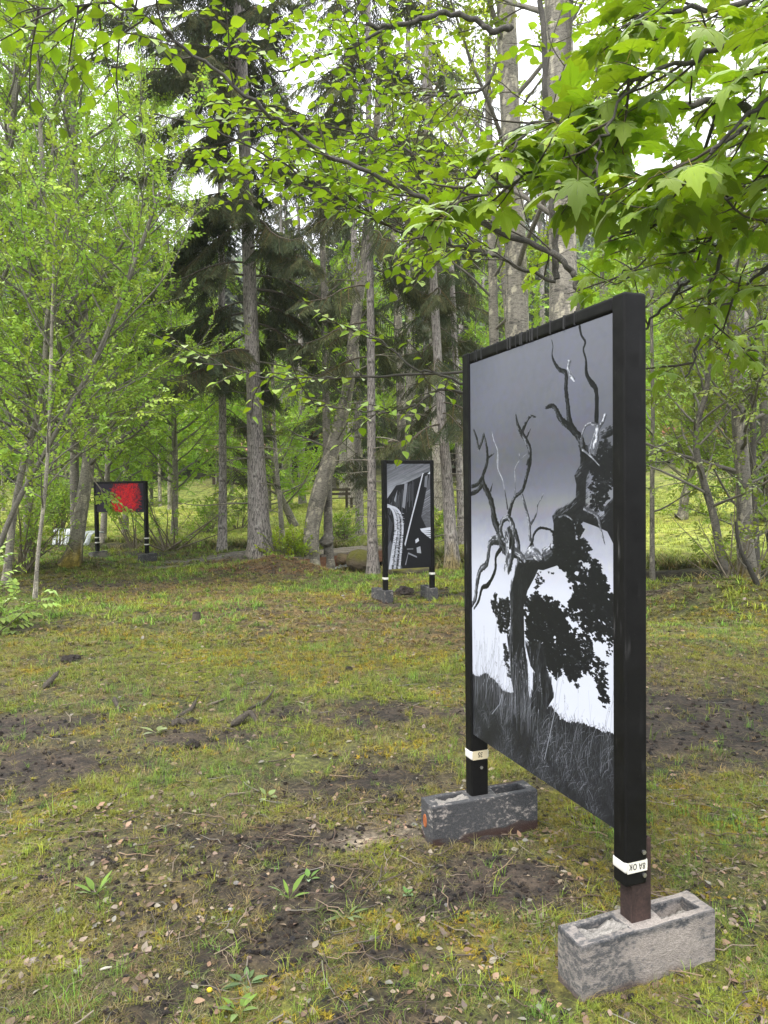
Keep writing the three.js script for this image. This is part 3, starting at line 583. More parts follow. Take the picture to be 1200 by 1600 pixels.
  poly(g, [[385, 760], [512, 745], [512, 880], [470, 850], [400, 790]], grey(0.75)); for (let k = 0; k < 5; k++) poly(g, [[400, 790 + k * 20], [512, 782 + k * 24], [512, 790 + k * 24]], grey(0.12));
  poly(g, [[325, 890], [360, 865], [372, 900], [330, 930]], grey(0.72)); poly(g, [[340, 980], [385, 965], [395, 1050], [345, 1040]], grey(0.6)); poly(g, [[225, 985], [300, 985], [300, 1000], [225, 1000]], grey(0.4)); poly(g, [[240, 1030], [340, 1080], [345, 1100], [240, 1050], [210, 1180], [200, 1170]], grey(0.5));
  return canvasTex(c);
}
function redPrint() {                                               // a burst of red strokes on violet black
  const W = 1024, H = 496, [c, g] = canvas2d(W, H), r = mulberry(9);
  g.fillStyle = 'rgb(36,31,46)'; g.fillRect(0, 0, W, H);
  for (let k = 0; k < 900; k++) { const x = r() * W, y = r() * H; g.strokeStyle = `rgba(${30 + 50 * r()},${20 + 30 * r()},${40 + 40 * r()},0.5)`; g.lineWidth = 2 + 4 * r(); g.beginPath(); g.moveTo(x, y); g.lineTo(x + (r() - 0.5) * 50, y - 20 - 60 * r()); g.stroke(); }
  for (let k = 0; k < 8500; k++) {                                  // short strokes, thick where the burst is, fraying outwards
    const x = 330 + r() * 640, y = -20 + r() * 540, a = Math.atan2(y - 230, x - 660), q = Math.hypot((x - 640) / 335, (y - 250) / 330) + (fbm(x / 50, y / 50, 4, 3) - 0.5) * 0.7 - (x < 560 && y > 260 ? 0.45 : 0);
    if (q > 1 || r() < (q - 0.55) * 2) continue; const s = fbm(x / 45, y / 60, 3, 8) + (r() - 0.5) * 0.3;
    g.strokeStyle = s > 0.3 ? `rgba(${208 + 45 * r()},${8 + 22 * r()},${18 + 26 * r()},0.6)` : s > 0.2 ? `rgba(${140 + 50 * r()},0,${18 + 20 * r()},0.55)` : `rgba(${60 + 40 * r()},10,${30 + 20 * r()},0.5)`;
    if (q < 0.45 && r() < 0.07) g.strokeStyle = 'rgba(240,90,90,0.5)';
    g.lineWidth = 2 + 6 * r(); g.beginPath(); g.moveTo(x, y); const l = 10 + 40 * r(), an = q > 0.75 ? a : -1.2 + (r() - 0.5) * 2.2 + fbm(x / 120, y / 120, 2, 6); g.lineTo(x + Math.cos(an) * l, y + Math.sin(an) * l); g.stroke();
  }
  for (let k = 0; k < 260; k++) { const x = 370 + r() * 230, y = 300 + r() * 190; g.strokeStyle = `rgba(${190 + 40 * r()},${10 + 20 * r()},25,0.6)`; g.lineWidth = 3 + 5 * r(); g.beginPath(); g.moveTo(x, y); g.lineTo(x + 30, y - 40 * r()); g.stroke(); }
  for (let k = 0; k < 160; k++) { const x = 690 + (r() - 0.5) * 170, y = 420 + (r() - 0.5) * 110; g.strokeStyle = `rgba(${110 + 60 * r()},8,${70 + 40 * r()},0.5)`; g.lineWidth = 2 + 5 * r(); g.beginPath(); g.moveTo(x, y); g.lineTo(x + (r() - 0.5) * 30, y - 30 * r()); g.stroke(); }
  return canvasTex(c);
}
const paintTex = pair(256, 1024, (u, v) => {
  const a = fbm(u * 5, v * 20, 4, 101, 5, 20), s = smooth(0.6, 0.8, fbm(u * 16, v * 5, 3, 102, 16, 5)) * smooth(0.48, 0.66, fbm(u * 3, v * 7, 3, 103, 3, 7)), sp = vn(u * 60, v * 240, 104, 60, 240) > 0.965 ? 0.12 : 0;
  const l = 0.035 + 0.05 * (a - 0.4) + 0.28 * s + sp; return [l, l * 1.0, l * 1.0, a * 0.7 + s];
});
const paintRough = dataTex(128, 512, (u, v) => { const q = 0.42 + 0.4 * fbm(u * 6, v * 24, 4, 105, 6, 24); return [q, q, q]; }, false);
const blackPaint = new THREE.MeshPhysicalMaterial({ name: 'black paint', map: paintTex[0], bumpMap: paintTex[1], bumpScale: 0.0015, roughness: 1, roughnessMap: paintRough, specularIntensity: 0.5 });
const flatBlack = new THREE.MeshStandardMaterial({ name: 'black board back', color: lin(0.02, 0.02, 0.022), roughness: 0.7 });
const rustTex = pair(256, 256, (u, v) => { const a = fbm(u * 6, v * 6, 4, 111, 6), b = vn(u * 70, v * 70, 112, 70); const l = 0.08 + 0.14 * a + 0.06 * b; return [l * 1.2, l * 0.9, l * 0.82, a]; });
const rust = new THREE.MeshStandardMaterial({ name: 'rusty steel', map: rustTex[0], bumpMap: rustTex[1], bumpScale: 0.002, roughness: 0.85, metalness: 0.1 });
const tapeMat = new THREE.MeshStandardMaterial({ name: 'white tape', color: lin(0.72, 0.71, 0.66), roughness: 0.5 });
const boltMat = new THREE.MeshStandardMaterial({ name: 'zinc bolt', color: lin(0.55, 0.55, 0.55), metalness: 0.9, roughness: 0.35 });
function tapeText(text, bg) {
  const [c, g] = canvas2d(256, 96); g.fillStyle = bg; g.fillRect(0, 0, 256, 96); const r = mulberry(text.length * 7);
  for (let k = 0; k < 300; k++) { g.fillStyle = `rgba(90,80,60,${0.08 * r()})`; g.fillRect(r() * 256, r() * 96, 12 * r(), 5 * r()); }
  g.save(); g.translate(128, 48); g.rotate(Math.PI + 0.06); g.fillStyle = '#262422'; g.font = 'bold 74px sans-serif'; g.textAlign = 'center'; g.textBaseline = 'middle'; g.fillText(text, 0, 2, 230); g.restore();
  return new THREE.MeshStandardMaterial({ name: 'written tape', map: canvasTex(c), roughness: 0.55 });
}
function exhibitBoard(label, pos, turn, o) {
  const t = thing('exhibition_board', label, 'exhibition board', pos, turn * D2R), x = (o.w + o.post) / 2, topY = o.bottom + o.h;
  const solid = (w, h, d, r) => boxUv(new RoundedBoxGeometry(w, h, d, 3, r), 0.35, 1.1);
  o.posts.forEach((q, i) => {
    const sx = i ? x : -x, low = q.low, hh = topY + 0.048 - low, p = part('post', solid(o.post, hh, o.deep, 0.009).translate(sx, low + hh / 2, 0), blackPaint, t);
    for (const b of q.tapes) {
      const w = o.post + 0.004, d = o.deep + 0.004, y = b.y, g = boxUv(new RoundedBoxGeometry(w, b.h, d, 2, 0.008), 1, 1); g.translate(sx, y, b.z ?? 0);
      part('tape', g, tapeMat, p, { label: 'white tape band round the post' });
      if (b.text) { const f = new THREE.PlaneGeometry(o.deep * 0.9, b.h * 0.96); f.rotateY(Math.PI / 2); f.translate(sx + w / 2 + 0.001, y, 0); part('tape_writing', f, tapeText(b.text, b.bg), p); }
    }
    for (const [by, bz] of q.bolts ?? []) { const g = new THREE.CylinderGeometry(0.006, 0.007, 0.006, 6); g.rotateZ(Math.PI / 2); g.translate(sx + o.post / 2 + 0.003, by, bz); part('bolt', g, boltMat, p); }
    if (q.stub) part('steel_stub', mergeGeometries([boxUv(new THREE.BoxGeometry(0.006, q.stub - 0.1, 0.07), 0.3, 0.3).translate(sx + 0.021, (q.stub + 0.1) / 2, -0.022), boxUv(new THREE.BoxGeometry(0.048, q.stub - 0.1, 0.006), 0.3, 0.3).translate(sx - 0.006, (q.stub + 0.1) / 2, -0.0545), boxUv(new THREE.BoxGeometry(0.048, low - 0.1, 0.006), 0.3, 0.3).translate(sx - 0.006, (low + 0.1) / 2, 0.010)]), rust, p, { label: 'rusty steel angle at the foot of the post' });
  });
  part('top_rail', solid(o.w - 0.002, 0.046, o.deep - 0.004, 0.011).rotateX(0).translate(0, topY + 0.024, -0.001), blackPaint, t);
  if (o.ribs) for (let k = 0; k < 16; k++) part('rail_strip', new RoundedBoxGeometry(0.0035 + 0.003 * (k % 3), 0.0466, o.deep - 0.003, 3, 0.0017).translate(-o.w / 2 + 0.05 + [0, 0.02, 0.06, 0.19, 0.27, 0.29, 0.33, 0.36, 0.372, 0.41, 0.43, 0.445, 0.48, 0.56, 0.64, 0.7][k], topY + 0.0243, -0.0006), flatBlack, t);
  part('backing_panel', new THREE.BoxGeometry(o.w - 0.001, o.h, 0.006).translate(0, o.bottom + o.h / 2, o.deep / 2 - 0.013), flatBlack, t);
  part('picture', new THREE.PlaneGeometry(o.w - 0.002, o.h - 0.002).translate(0, o.bottom + o.h / 2, o.deep / 2 - 0.0085), new THREE.MeshPhysicalMaterial({ name: 'print', map: o.print, roughness: 0.42, specularIntensity: 0.5 }), t, { label: o.picture });
  return t;
}
const gy = (x, z) => height(x, z);
const b1 = exhibitBoard('tall black framed board with photo of a gnarled dead tree, nearest in front', V(0.5605, 0, -2.67), -69.75, {
  w: 0.942, h: 1.567, bottom: 0.437, post: 0.06, deep: 0.081, print: treePrint(), picture: 'black and white photograph of a gnarled leafless oak', ribs: true,
  posts: [{ low: 0.16, tapes: [{ y: 0.345, h: 0.04, text: '35', bg: '#cbbf9f' }], bolts: [[0.29, -0.005]] }, { low: 0.285, stub: 0.42, tapes: [{ y: 0.345, h: 0.035, text: '8A OK', bg: '#e6e3d6' }], bolts: [[0.385, -0.024], [0.315, -0.026]] }],
});
const b2 = exhibitBoard('narrow upright board with dark ribbed picture, on two blocks by the footbridge', V(0.325, gy(0.325, -9.87), -9.87), 21.7, {
  w: 0.63, h: 1.4, bottom: 0.45, post: 0.055, deep: 0.08, print: ribPrint(), picture: 'black and white picture of ribs and leaning slabs',
  posts: [{ low: 0.15, tapes: [{ y: 0.33, h: 0.035 }] }, { low: 0.15, tapes: [{ y: 0.36, h: 0.035 }] }],
});
const b3 = exhibitBoard('wide low board with red burst picture, far left beside the mossy alder', V(-5.62, gy(-5.62, -15.72), -15.72), -21, {
  w: 1.25, h: 0.61, bottom: 1.02, post: 0.065, deep: 0.08, print: redPrint(), picture: 'picture of a red burst on violet black',
  posts: [{ low: 0.15, tapes: [{ y: 0.47, h: 0.03 }, { y: 0.36, h: 0.03 }] }, { low: 0.15, tapes: [{ y: 0.47, h: 0.03 }, { y: 0.34, h: 0.03 }] }],
});
function blockTex(seed, dark) {
  return pair(512, 512, (u, v) => {
    const a = fbm(u * 5, v * 5, 4, seed, 5), b = fbm(u * 40, v * 24, 3, seed + 1, 40, 24), c = vn(u * 170, v * 100, seed + 2, 170, 100);
    const edge = smooth(0.86, 0.98, v + 0.14 * (a - 0.5) + 0.06 * (b - 0.5)), low = smooth(0.3, 0.08, v + 0.3 * (a - 0.5));
    let l = 0.54 + 0.12 * (a - 0.5) + 0.12 * (c - 0.5) + 0.1 * (b - 0.5), R = l * 1.04, G = l * 0.985, B = l * 0.94;
    const black = clamp(dark ? 0.95 - 0.7 * smooth(0.5, 0.75, a * 0.7 + b * 0.3) * smooth(0.3, 0.7, c * 0.4 + b * 0.6) - 0.3 * smooth(0.55, 0.75, b) : smooth(0.48, 0.68, fbm(u * 4 + 3, v * 3, 5, seed + 5, 4, 3) * 0.75 + b * 0.25) * 0.8 * smooth(0.25, 0.65, b * 0.6 + c * 0.4) + edge * 0.6 * (0.5 + b));
    R = lerp(R, 0.2 + 0.1 * c, black); G = lerp(G, 0.205 + 0.1 * c, black); B = lerp(B, 0.215 + 0.1 * c, black);
    const soil = clamp(low * 0.6 + (dark ? smooth(0.6, 0.72, fbm(u * 3, v * 4, 3, seed + 7, 3, 4)) * smooth(0.6, 0.2, v) * 0.8 : 0));
    R = lerp(R, 0.23, soil); G = lerp(G, 0.16, soil); B = lerp(B, 0.135, soil);
    return [R, G, B, 0.5 * b + 0.5 * c];
  });
}
const blockMats = [[201, false], [231, true], [261, true]].map(([s, d]) => { const [c, b] = blockTex(s, d); return new THREE.MeshStandardMaterial({ name: 'concrete', map: c, bumpMap: b, bumpScale: 0.0025, roughness: 0.95 }); });
const mortarT = pair(256, 256, (u, v) => { const a = fbm(u * 5, v * 5, 4, 281, 5), c = fbm(u * 50, v * 50, 2, 282, 50), l = 0.48 + 0.26 * (a - 0.4) + 0.2 * (c - 0.5); return [l * 1.03, l, l * 0.96, a]; });
const mortar = new THREE.MeshStandardMaterial({ name: 'mortar', map: mortarT[0], bumpMap: mortarT[1], bumpScale: 0.02, roughness: 1 });
function concreteBlock(label, board, lx, lz, k, turn = 0, L = 0.5, W = 0.117, H = 0.2) {
  const p = V(lx, 0, lz).applyAxisAngle(Y, board.rotation.y).add(board.position); p.y = Math.min(height(p.x, p.z), board.position.y + 0.03) - (k ? 0.02 : 0.025); if (board === b1) p.y = -0.03;
  const t = thing('concrete_block', label, 'concrete block', p, board.rotation.y + turn, 'concrete blocks holding the board posts');
  const rnd = mulberry(k * 31 + Math.round(lx * 100)), s = new THREE.Shape(), a = W / 2 - 0.006, b = L / 2 - 0.006, N = 10; const jit = () => (rnd() - 0.5) * 0.006;
  const edge = []; for (let i = 0; i < N; i++) edge.push([a + jit(), lerp(-b, b, i / N)]); for (let i = 0; i < 4; i++) edge.push([lerp(a, -a, i / 4), b + jit()]); for (let i = 0; i < N; i++) edge.push([-a + jit(), lerp(b, -b, i / N)]); for (let i = 0; i < 4; i++) edge.push([lerp(-a, a, i / 4), -b + jit()]);
  edge.forEach(([x, z], i) => i ? s.lineTo(x, z) : s.moveTo(x, z));
  for (const c of [-1, 1]) { const h = new THREE.Path(), z0 = c > 0 ? 0.055 : -b + 0.028, z1 = c > 0 ? b - 0.028 : -0.055, w = a - 0.013; h.moveTo(-w, z0 + 0.01); h.lineTo(w, z0); h.lineTo(w - 0.002, z1); h.lineTo(-w, z1 - 0.008); s.holes.push(h); }
  const g = new THREE.ExtrudeGeometry(s, { depth: H - 0.014, bevelEnabled: true, bevelThickness: 0.007, bevelSize: 0.006, bevelSegments: 3 });
  g.rotateX(-Math.PI / 2); g.translate(0, 0.007, 0);
  part('shell', boxUv(g, 0.5, H), blockMats[k], t);
  for (const c of [-1, 1]) {
    const m = new THREE.PlaneGeometry(W - 0.032, L / 2 - 0.078, 6, 14); m.rotateX(-Math.PI / 2); const q = m.attributes.position;
    for (let i = 0; i < q.count; i++) q.setY(i, (rnd() - 0.5) * 0.012 - 0.026 * Math.exp(-((q.getZ(i) * 14) ** 2)) + 0.01);
    m.computeVertexNormals(); m.translate(0, H - (c > 0 ? 0.006 : 0.034), c * (L / 4 + 0.012)); part('mortar_fill', m, mortar, t);
  }
  return t;
}
concreteBlock('pale grey hollow block under the right post of the nearest board', b1, 0.501, -0.028, 0, 0.02);
const darkBlock = concreteBlock('black stained hollow block under the left post of the nearest board', b1, -0.496, -0.01, 1);
concreteBlock('dark block under the left post of the narrow board', b2, -0.343, -0.12, 1, 0.1, 0.42);
concreteBlock('dark block under the right post of the narrow board', b2, 0.343, -0.1, 2, -0.12, 0.42);
concreteBlock('grey block under the left post of the red picture board', b3, -0.657, -0.02, 0, 0.1);
concreteBlock('dark block under the right post of the red picture board', b3, 0.657, -0.02, 2, 0.05);
{ // rust coloured ring on the end of the dark block
  const g = new THREE.TorusGeometry(0.019, 0.006, 8, 20), q = g.attributes.position, r = mulberry(3);
  for (let i = 0; i < q.count; i++) q.setXYZ(i, q.getX(i) * 0.7 + (r() - 0.5) * 0.002, q.getY(i) * 1.15, q.getZ(i) * 0.6); g.computeVertexNormals(); g.translate(-0.012, 0.115, 0.252);
  const h = new THREE.SphereGeometry(1, 12, 8); h.scale(0.012, 0.02, 0.004); h.translate(-0.012, 0.115, 0.251);
  part('rust_mark', mergeGeometries([g, h]), new THREE.MeshStandardMaterial({ color: lin(0.33, 0.1, 0.03), roughness: 0.8 }), darkBlock, { label: 'orange rust ring on the block end' });
}
// ---------------------------------------------------------------- footbridge, cascades, boulders, bench, houses
{
  const a = at(428, 866, 15.2), b = at(650, 848, 19); a.y = b.y = 0; const dir = b.clone().sub(a), L = dir.length(), mid = a.clone().add(b).multiplyScalar(0.5); mid.y = -0.03;
  const t = thing('footbridge', 'low wooden footbridge over the stream behind the narrow board', 'footbridge', mid, Math.atan2(-dir.z, dir.x));
  const beam = woodMat(0.95, 0.5, 0.32), deckM = [woodMat(0.95, 0.88, 0.8), woodMat(0.8, 0.74, 0.68), woodMat(1, 0.96, 0.9)], r = mulberry(14);
  for (const z of [0.5, -0.5]) part('beam', boxUv(new THREE.BoxGeometry(L, 0.25, 0.12), 1, 0.3).translate(0, -0.03, z), beam, t);
  const n = Math.round(L / 0.17), pl = [0, 1, 2].map((k) => boxUv(new RoundedBoxGeometry(0.155, 0.045, 1.02, 1, 0.006), 0.4, 0.4).rotateY((k - 1) * 0.012));
  for (let k = 0; k < n; k++) { const p = part('plank', pl[k % 3], deckM[Math.floor(r() * 3)], t); p.position.set(-L / 2 + (k + 0.5) * L / n, 0.12 + (r() - 0.5) * 0.008, (r() - 0.5) * 0.05); }
}
const foam = new THREE.MeshStandardMaterial({ name: 'white water', color: lin(0.6, 0.63, 0.65), roughness: 0.3 });
function cascade(label, p0, p1, drop, turn) {                       // strands of white water falling over a ledge
  const t = thing('cascade', label, 'cascade', p0), r = mulberry(Math.round(p0.x * 100)), m = new Mb(), across = p1.clone().sub(p0);
  for (let k = 0; k < 20; k++) {
    const s = across.clone().multiplyScalar(r()), o = 0.1 + 0.25 * r(), f = V(Math.sin(turn), 0, Math.cos(turn));
    const q = [s.clone().addScaledVector(f, -0.3 - 0.3 * r()).add(V(0, drop + 0.02 * r(), 0)), s.clone().add(V(0, drop, 0)), s.clone().addScaledVector(f, o * 0.5).add(V(0, drop * 0.6, 0)), s.clone().addScaledVector(f, o).add(V(0, 0.02, 0)), s.clone().addScaledVector(f, o + 0.35 * r()).add(V(0, -0.02, 0))];
    m.tube(spline(q, 10), Array.from({ length: 11 }, (_, i) => 0.006 + 0.013 * r()), 5, 1, 1);
  }
  part('falling_water', m.geo(), foam, t); return t;
}
cascade('small white cascade at far left behind the mossy alder', at(84, 848, 21), at(116, 848, 21), 0.36, 0.3);
cascade('white water beside the leg of the red picture board', at(128, 848, 20), at(146, 850, 20), 0.28, -0.2);
cascade('white water tumbling out under the footbridge', at(541, 884, 16.1), at(552, 882, 16.3), 0.16, -0.5);
function boulder(label, px, py, d, s, col, moss, seed, group) {
  const g = new THREE.IcosahedronGeometry(1, 4), q = g.attributes.position, c = new Float32Array(q.count * 3);
  for (let i = 0; i < q.count; i++) {
    const v = V(q.getX(i), q.getY(i), q.getZ(i)), f = 0.78 + 0.4 * fbm(v.x * 1.4 + seed, v.y * 1.4 + v.z * 1.7, 4, seed) + 0.06 * (vn(v.x * 12, v.y * 12 + v.z * 9, seed) - 0.5);
    v.multiplyScalar(f); q.setXYZ(i, v.x * s[0], v.y * s[1], v.z * s[2]);
    const m = moss * smooth(0.0, 0.6, v.y + (fbm(v.x * 3, v.z * 3, 3, seed) - 0.5)), l = 0.8 + 0.4 * vn(v.x * 9, v.z * 9 + v.y * 5, seed);
    c.set([lerp(col[0], 0.13, m) * l, lerp(col[1], 0.125, m) * l, lerp(col[2], 0.02, m) * l], i * 3);
  }
  g.setAttribute('color', new THREE.BufferAttribute(c, 3)); g.computeVertexNormals();
  const o = lone('boulder', g, new THREE.MeshStandardMaterial({ vertexColors: true, roughness: 0.95, bumpMap: soilB, bumpScale: 0.02 }), label, 'boulder', group);
  o.position.copy(at(px, py, d)); return o;
}
boulder('big mossy boulder beside the white water under the footbridge', 562, 876, 15.6, [0.3, 0.24, 0.3], [0.15, 0.12, 0.08], 1, 3);
boulder('brown wet rock left of the white water by the footbridge', 532, 874, 16.0, [0.2, 0.13, 0.2], [0.2, 0.14, 0.08], 0.3, 9);
boulder('mossy dark boulder behind the foot of the narrow board', 640, 892, 13.2, [0.42, 0.11, 0.25], [0.07, 0.06, 0.04], 0.9, 12);
{ // bench beyond the stream
  const p = at(529, 797, 30); p.y = height(p.x, p.z); const t = thing('garden_bench', 'grey wooden bench beyond the stream between the trunks', 'bench', p, 0.5), m = woodMat(0.33, 0.29, 0.25);
  for (const y of [0.62, 0.8]) part('back_slat', new THREE.BoxGeometry(1.3, 0.11, 0.035).translate(0, y, -0.22), m, t);
  for (const z of [-0.1, 0.04, 0.18]) part('seat_slat', new THREE.BoxGeometry(1.3, 0.04, 0.12).translate(0, 0.45, z), m, t);
  for (const x of [-0.5, 0.5]) { part('leg', new THREE.BoxGeometry(0.09, 0.43, 0.08).translate(x, 0.215, 0.18), m, t); part('leg', new THREE.BoxGeometry(0.09, 0.88, 0.06).translate(x, 0.44, -0.27), m, t); }
}
function house(label, px, py, d, w, h, dep, turn, wallC, roofC) {
  const p = at(px, py, d); p.y = height(p.x, p.z) - 0.2; const t = thing('house', label, 'house', p, turn), wall = new THREE.MeshStandardMaterial({ color: lin(...wallC), roughness: 0.9, map: darkC }), roof = new THREE.MeshStandardMaterial({ color: lin(...roofC), roughness: 0.85 }), glass = new THREE.MeshPhysicalMaterial({ color: lin(0.03, 0.035, 0.04), roughness: 0.08 }), fr = new THREE.MeshStandardMaterial({ color: lin(0.6, 0.58, 0.52), roughness: 0.6 });
  const s = new THREE.Shape(); s.moveTo(-w / 2, 0); s.lineTo(w / 2, 0); s.lineTo(w / 2, h); s.lineTo(0, h + w * 0.28); s.lineTo(-w / 2, h);
  part('wall', boxUv(new THREE.ExtrudeGeometry(s, { depth: dep, bevelEnabled: false }).translate(0, 0, -dep / 2), 2, 2), wall, t);
  const sl = Math.hypot(w / 2, w * 0.28) + 0.6, an = Math.atan2(w * 0.28, w / 2), rows = 9;
  for (const e of [-1, 1]) { const rf = part('roof', new THREE.BoxGeometry(sl, 0.12, dep + 1.2), roof, t); rf.position.set(e * (w / 4 + 0.2), h + w * 0.14 - 0.02, 0); rf.rotation.z = -e * an; for (let k = 0; k < rows; k++) { const b = part('roof_course', new THREE.BoxGeometry(sl / rows * 1.04, 0.03, dep + 1.22), roof, rf); b.position.set(-sl / 2 + (k + 0.5) * sl / rows, 0.075, 0); b.rotation.z = -e * 0.04; } }
  for (const x of [-w * 0.28, w * 0.28]) for (const y of [0.9]) { const wd = part('window', new THREE.BoxGeometry(1.0, 1.2, 0.08).translate(x, y + 0.6, dep / 2 + 0.03), fr, t); part('pane', new THREE.BoxGeometry(0.84, 1.04, 0.03).translate(x, y + 0.6, dep / 2 + 0.07), glass, wd); }
  part('door', new THREE.BoxGeometry(0.9, 2, 0.07).translate(0, 1.2, dep / 2 + 0.03), woodMat(0.15, 0.09, 0.05), t);
  return t;
}
house('timber cabin with pinkish roof behind the trees left of the bench', 430, 790, 52, 7, 2.3, 5, 0.9, [0.16, 0.11, 0.08], [0.45, 0.24, 0.19]);
house('dark hut with reddish brown roof beyond the meadow at right', 1048, 792, 50, 7.5, 1.9, 5, 1.35, [0.12, 0.1, 0.09], [0.24, 0.085, 0.05]);
house('pale walled house seen right of the narrow board', 690, 795, 48, 5, 2.6, 5, 0.2, [0.7, 0.6, 0.52], [0.25, 0.2, 0.17]);

// ---------------------------------------------------------------- the trees that stand out
spruce('spruce_tree', 'biggest spruce with thick reddish grey trunk on the brown mound', 'spruce', [[409, 876, 44], [405, 820, 35], [401, 740, 28], [396, 600, 22], [391, 470, 21], [385, 300, 19], [378, 120, 18], [374, 0, 17], [368, -220, 14]], 15.6, { seed: 121, liveFrom: 6.2, deadFrom: 2.6, len: (f) => lerp(3.5, 2.6, f), step: 0.12, deadLen: 2.7, dense: 18, moss: 0.2 });
spruce('spruce_tree', 'thin dark spruce just left of the biggest spruce', 'spruce', [[347, 868, 15], [348, 800, 13], [348, 700, 12], [347, 560, 11], [345, 300, 9], [343, 60, 7], [342, -80, 5]], 17.2, { seed: 22, liveFrom: 4.6, deadFrom: 2.2, len: (f) => lerp(1.2, 1.5, f), step: 0.24, deadLen: 1.2, dense: 8 });
leafyTree('alder_tree', 'leaning smooth grey trunk rising right behind the brown mound', 'tree', [[487, 872, 27], [487, 830, 24], [500, 770, 26], [520, 700, 23], [541, 620, 19], [556, 500, 17], [575, 350, 14], [588, 200, 11], [598, 40, 9]], 15.4, { seed: 31, shade: 1.05, limbs: { n: 16, from: 0.45, len: (f) => lerp(1.6, 1.2, f), gap: 0.15 }, leaf: GREEN });
const burlTree = leafyTree('alder_tree', 'slim trunk with a round burl low down before the footbridge', 'tree', [[514, 884, 16], [513, 845, 14], [512, 760, 13], [510, 660, 12], [508, 520, 10], [504, 380, 9], [500, 220, 7]], 15.7, { seed: 32, shade: 0.84, limbs: { n: 14, from: 0.4, len: (f) => 1.4, gap: 0.16 }, leaf: OLIVE });
{ const p = at(511, 845, 15.62).sub(burlTree.position), g = new THREE.IcosahedronGeometry(1, 4), q = g.attributes.position, c = new Float32Array(q.count * 3).fill(0.6); for (let i = 0; i < q.count; i++) { const f = 0.75 + 0.5 * fbm(q.getX(i) * 2 + 4, q.getY(i) * 2 + q.getZ(i), 3, 7); q.setXYZ(i, q.getX(i) * f * 0.15 + p.x, q.getY(i) * f * 0.15 + p.y, q.getZ(i) * f * 0.13 + p.z); } g.setAttribute('color', new THREE.BufferAttribute(c, 3)); g.computeVertexNormals(); part('burl', g, bark.dark, burlTree); }
spruce('spruce_tree', 'straight dark trunk left of the narrow board', 'spruce', [[584, 896, 19], [582, 840, 16], [581, 740, 14], [580, 600, 13], [578, 400, 11], [576, 200, 9], [575, 0, 8], [574, -80, 7]], 13.6, { seed: 23, liveFrom: 5.6, deadFrom: 1.4, len: (f) => 1.7, step: 0.18, deadLen: 1.3, dense: 9, shade: 0.75 });
spruce('spruce_tree', 'straight mottled trunk right of the narrow board', 'spruce', [[708, 896, 24], [704, 830, 20], [698, 740, 17], [688, 620, 14], [677, 430, 12], [669, 250, 10], [662, 60, 8]], 13.8, { seed: 24, liveFrom: 4.4, deadFrom: 1.2, len: (f) => 1.5, step: 0.2, deadLen: 1.3, dense: 8, moss: 0.7 });
spruce('spruce_tree', 'thin trunk close behind the mottled trunk right of the narrow board', 'spruce', [[722, 886, 13], [718, 740, 11], [713, 600, 10], [706, 430, 8], [700, 250, 6]], 17.5, { seed: 25, liveFrom: 4.6, deadFrom: 1.5, len: (f) => 1.6, step: 0.2, deadLen: 1.2, dense: 8 });
leafyTree('birch_tree', 'pale trunk rising directly behind the narrow board', 'birch', [[630, 886, 18], [628, 720, 15], [626, 600, 14], [621, 480, 13], [614, 330, 12], [606, 150, 9]], 18.5, { seed: 33, shade: 1.15, limbs: { n: 12, from: 0.5, len: (f) => 1.6, gap: 0.16 }, leaf: OLIVE });
spruce('spruce_tree', 'grey spruce trunk beyond the footbridge left of the narrow board', 'spruce', [[562, 824, 13], [560, 740, 11], [557, 560, 10], [552, 330, 9], [549, 100, 7]], 21, { seed: 26, liveFrom: 3.8, deadFrom: 1.5, len: (f) => 2.0, step: 0.2, deadLen: 1.4, dense: 8, leaf: [0.09, 0.11, 0.05] });
leafyTree('birch_tree', 'slender white stem right of the biggest spruce', 'birch', [[441, 846, 8], [437, 780, 7], [430, 700, 6], [425, 560, 5], [421, 400, 4]], 20, { seed: 34, shade: 1.25, limbs: { n: 12, from: 0.35, len: (f) => 1.0, gap: 0.15 }, leaf: GREEN, sides: 8 });
leafyTree('hazel_tree', 'curved dark multi stemmed tree under the cabin roof', 'tree', [[462, 815, 12], [448, 795, 11], [434, 765, 10], [425, 700, 8], [405, 600, 6], [390, 480, 5]], 24, { seed: 35, shade: 0.74, limbs: { n: 16, from: 0.25, len: (f) => 2.0, gap: 0.16 }, leaf: GREEN, sprigs: midSprigs, sides: 8 });
leafyTree('beech_tree', 'thick pale trunk behind the nearest board, nearer of two', 'tree', [[884, 905, 52], [883, 760, 47], [881, 600, 45], [880, 480, 43], [878, 330, 41], [876, 150, 40], [872, 0, 40], [868, -150, 37]], 8.2, { seed: 36, sides: 22, knob: 0.09, limbs: { n: 7, from: 0.5, len: (f) => 2.2, gap: 0.1 }, leaf: OLIVE });
leafyTree('beech_tree', 'thick pale trunk behind the nearest board, left and farther of two', 'tree', [[810, 890, 42], [809, 700, 37], [808, 520, 35], [806, 400, 33], [800, 250, 30], [793, 80, 30], [787, -120, 26]], 9.8, { seed: 37, sides: 20, knob: 0.09, limbs: { n: 9, from: 0.45, len: (f) => 2.6, gap: 0.1 }, leaf: YELLOW });
leafyTree('alder_tree', 'thin grey trunk left of the two thick pale trunks', 'tree', [[776, 880, 18], [774, 700, 16], [772, 520, 15], [769, 400, 14], [765, 250, 12], [761, 60, 9]], 11, { seed: 38, shade: 0.87, limbs: { n: 12, from: 0.4, len: (f) => 1.6, gap: 0.11 }, leaf: YELLOW });
